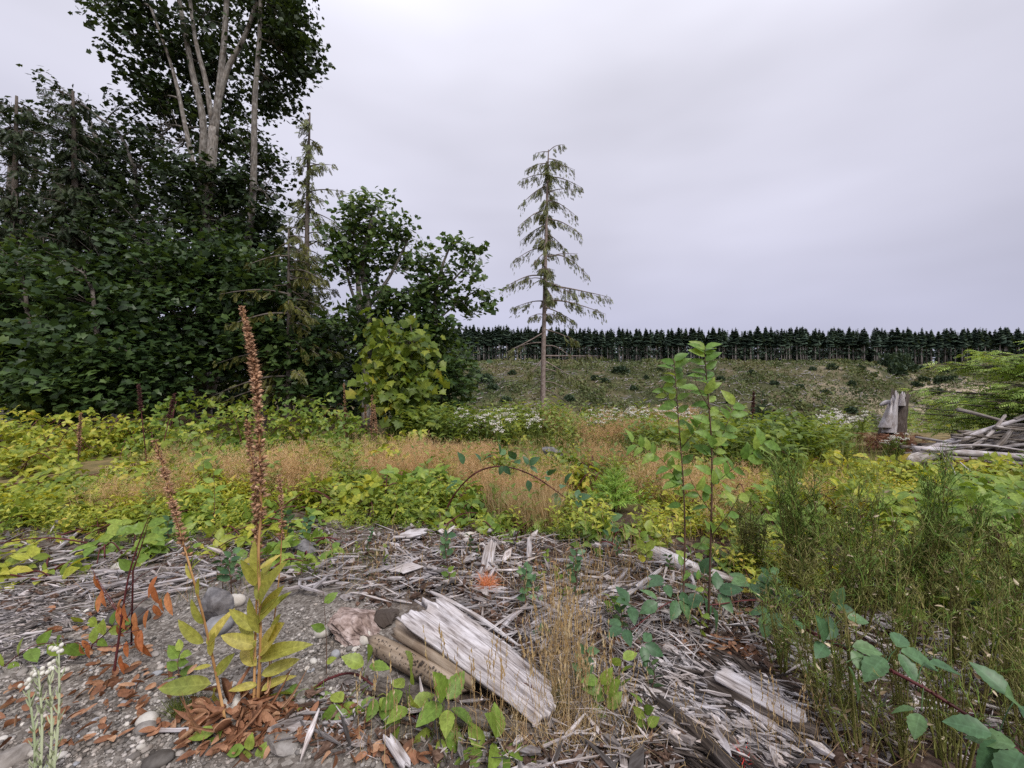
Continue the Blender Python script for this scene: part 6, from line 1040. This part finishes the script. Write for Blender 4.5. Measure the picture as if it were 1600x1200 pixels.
# wood debris
m_bark2 = grain_mat('red_brown_bark_flakes', [(.3, (.03, .018, .013)), (.5, (.115, .07, .05)), (.72, (.25, .175, .14))], 12, 60, .5, 1.3, bump=1, dist=.004)
def wood_field(n, ell, l0, l1, w0, w1, az, azs, mat, name, label, stack=.03):
    p = spread(int(n*1.5), ell); p = p[vnoise(p[:, 0]*5, p[:, 1]*5, 91)+.6*rng.random(len(p)) > .52]; k = len(p); a = az+azs*rng.normal(size=k); D = np.stack([np.cos(a), np.sin(a), .22*rng.normal(size=k)], -1); l = l0*(l1/l0)**(rng.random(k)**1.6); w_ = w0*(w1/w0)**rng.random(k); m = MB(); m.juv = True
    for j in range(6): e = np.arange(k) % 6 == j; m.scatter(T_chips[j], frames(D[e], np.tile([0, 0, 1.0], (e.sum(), 1))+.5*rng.normal(size=(e.sum(), 3)), np.stack([w_[e], l[e], w_[e]*.38], -1)), p[e]+np.stack([0*p[e][:, 0], 0*p[e][:, 0], stack*rng.random(e.sum())**1.5], -1))
    return stuff(m.build(name, mat, None, None, True), label)
DEB = [(910, 1180, 170, 40, 1.6), (690, 880, 130, 46, 3), (600, 900, 100, 50, 2), (760, 900, 110, 60, 3), (850, 900, 90, 60, 2), (960, 930, 110, 60, 3), (1080, 930, 90, 60, 2), (820, 980, 120, 60, 2), (1000, 1030, 110, 80, 2.4), (480, 880, 80, 40, 1.4), (380, 880, 90, 40, 1.2), (260, 890, 110, 34, 1.2), (100, 930, 110, 50, 1.2), (680, 850, 100, 24, 1.6), (560, 1130, 120, 60, 1), (720, 1150, 130, 50, 1.2), (1180, 960, 90, 60, 1.2), (1250, 1000, 100, 70, 1.4), (1380, 1060, 120, 110, 1.8), (1520, 1080, 100, 110, 1.6), (1300, 1160, 120, 60, 1.2), (460, 845, 110, 26, 1.0), (850, 850, 110, 22, 1.4), (1000, 870, 90, 24, 1.2), (300, 860, 120, 26, 1), (120, 850, 150, 26, 1.2), (560, 835, 150, 18, 1.2), (1720, 1080, 150, 110, 1.2), (930, 850, 110, 18, .8), (1200, 900, 110, 30, 1), (1350, 950, 140, 40, 1)]
wood_field(10500, DEB, .012, .085, .002, .010, .2, 1.1, m_chip, 'wood_debris', 'small grey wood chips and splinters over the mound', .05)
wood_field(5000, DEB, .012, .07, .005, .016, .2, 1.6, m_bark2, 'bark_debris', 'small dark brown bark crumbs between the chips', .05)
wood_field(1500, DEB, .03, .10, .016, .045, .2, 1.6, m_bark2, 'bark_debris', 'brown bark flakes and rotten pieces over the mound', .04)
wood_field(420, DEB, .05, .16, .02, .05, .1, 1.0, m_chip, 'wood_debris', 'broad pale wood flakes over the mound', .06)
wood_field(1500, DEB, .1, .35, .005, .02, -.15, .7, m_chip, 'wood_debris', 'longer grey splinters over the mound', .05)
wood_field(2200, [(1120, 1120, 110, 70, 3), (1040, 1090, 70, 60, 1), (1200, 1170, 80, 40, 1)], .03, .16, .005, .02, -.75, .35, m_chip, 'wood_debris', 'dark split wood chips at the bottom right of the mound', .05)
wood_field(500, [(1110, 1120, 120, 80, 3)], .08, .3, .008, .028, -.75, .25, m_dark, 'wood_debris', 'black rotten splinters at the bottom right of the mound', .04)
wood_field(1500, [(100, 930, 140, 60, 3), (200, 900, 140, 40, 2), (60, 1000, 100, 50, 1.5)], .02, .12, .004, .016, .25, .5, m_chip, 'wood_debris', 'grey bark chips mixed into the left gravel', .03)
wood_field(700, [(960, 1040, 130, 100, 3), (860, 960, 80, 50, 1)], .1, .4, .0025, .005, .4, 1.2, m_chip, 'fine_twigs', 'thin bleached twigs tangled right of the slab', .06)
# individually built splinters
chm = [(lambda mm: mm.add(*t[:1], t[1], t[2], t[3]).mesh('wood_splinter', m_wood, True))(MB()) for t in (chip(30+i, .7, 5) for i in range(8))]
SPL = [((690, 885, 120, 40), 60, .1, 'grey wood splinter lying on the top of the debris mound', 'splinters on top of the debris mound'), ((950, 930, 130, 50), 50, .1, 'grey wood splinter between the orange marker and the alder stems', 'splinters before the alders'), ((1120, 1110, 110, 60), 50, -.8, 'grey split stick in the dark chips at the bottom right', 'split sticks at the bottom right'), ((820, 960, 110, 40), 30, .2, 'grey wood splinter behind the far edge of the slab', 'splinters behind the slab'), ((180, 905, 160, 40), 50, .3, 'grey wood splinter on the gravel behind the wilted sapling', 'splinters on the left gravel'), ((500, 900, 60, 40), 24, .2, 'grey wood splinter between foxglove and debris mound', 'splinters by the foxglove'), ((1330, 1040, 120, 80), 24, -.6, 'pale wood splinter under the broom', 'splinters under the broom')]
for (e, k, az, lab, grp) in SPL:
    p = spread(k, [(*e, 1)]); 
    for i in range(len(p)):
        a = az+.6*rng.normal(); L = rng.uniform(.09, .26); w_ = rng.uniform(.010, .030); R = frames([[math.cos(a), math.sin(a), .15*rng.normal()]], [[.3*rng.normal(), .3*rng.normal(), 1]], [[w_, L, w_*.45]])[0]; o = obj('wood_splinter', chm[i % 8], None, M4(R, p[i]+[0, 0, .025+.02*rng.random()])); tag(o, lab, 'wood splinter', grp)
# gravel
GR = [(100, 1100, 150, 90, 3), (250, 1080, 120, 90, 2.6), (430, 1050, 140, 60, 2), (520, 1010, 60, 40, 1.2), (200, 1000, 200, 60, 2), (60, 980, 120, 60, 1.2), (330, 950, 100, 40, 1), (150, 1180, 180, 40, 2), (520, 1130, 90, 60, .8), (640, 1180, 90, 30, .4), (350, 1180, 80, 30, .5), (830, 1170, 130, 40, .6), (520, 970, 90, 40, 1.2), (420, 980, 80, 40, 1), (-60, 1100, 90, 100, 1)]
p = spread(9500, GR); k = len(p); m = MB()
for j in range(5): e = np.arange(k) % 5 == j; s = .0022*(5.5**(rng.random(e.sum())**2.2)); m.scatter(pebble(j, 0, .25), frames(rdir(e.sum(), -.3, .3), np.tile([0, 0, 1.0], (e.sum(), 1)), s), p[e]+np.stack([0*s, 0*s, s*.3], -1))
stuff(m.build('gravel', m_stone), 'small grey gravel at the lower left')
pm = [MB().add(*pebble(40+i, 2, .2, (1, .78, .55), 5 if i % 3 == 0 else 0)[:2]).mesh('stone', (m_stone, m_stone, m_pale, m_bluegrey)[i % 4], i % 3 == 0) for i in range(8)]
p = spread(215, GR[:8]+GR[8:9])
for i in range(len(p)):
    s = .008*(2.6**(rng.random()**1.5)); a = rng.uniform(0, 6.28); near = p[i][1] < 1.75; o = obj('stone', pm[(i*5) % 8], None, M4(frames([[math.cos(a), math.sin(a), .1*rng.normal()]], [[.15*rng.normal(), .15*rng.normal(), 1]], [s])[0], p[i]+[0, 0, s*.3]))
    tag(o, 'small rounded stone in the gravel near the bottom left corner' if near else 'small rounded stone in the gravel behind the wilted sapling', 'stone', 'stones at the bottom left' if near else 'stones behind the wilted sapling')
# fallen leaves
m = MB(); p = spread(620, [(100, 1120, 130, 60, 2), (200, 1060, 110, 50, 1.4), (330, 1150, 90, 40, 2), (420, 1140, 60, 40, 2), (1120, 1030, 60, 30, 2.4), (1020, 1000, 60, 30, .8), (620, 1180, 60, 20, .6), (520, 1150, 60, 40, 1), (1200, 970, 60, 40, .8), (850, 880, 120, 20, .8), (660, 850, 80, 20, .6), (150, 980, 100, 40, .8)]); k = len(p)
for j in range(3): e = np.arange(k) % 3 == j; m.scatter(T_lance[j], frames(rdir(e.sum(), -.35, .35), rdir(e.sum(), .1, 1), np.stack([rng.uniform(.05, .09, e.sum()), rng.uniform(.025, .06, e.sum()), rng.uniform(.03, .09, e.sum())], -1)), p[e]+[0, 0, .02])
stuff(m.build('fallen_leaves', m_deadleaf), 'red brown fallen leaves on gravel and debris')
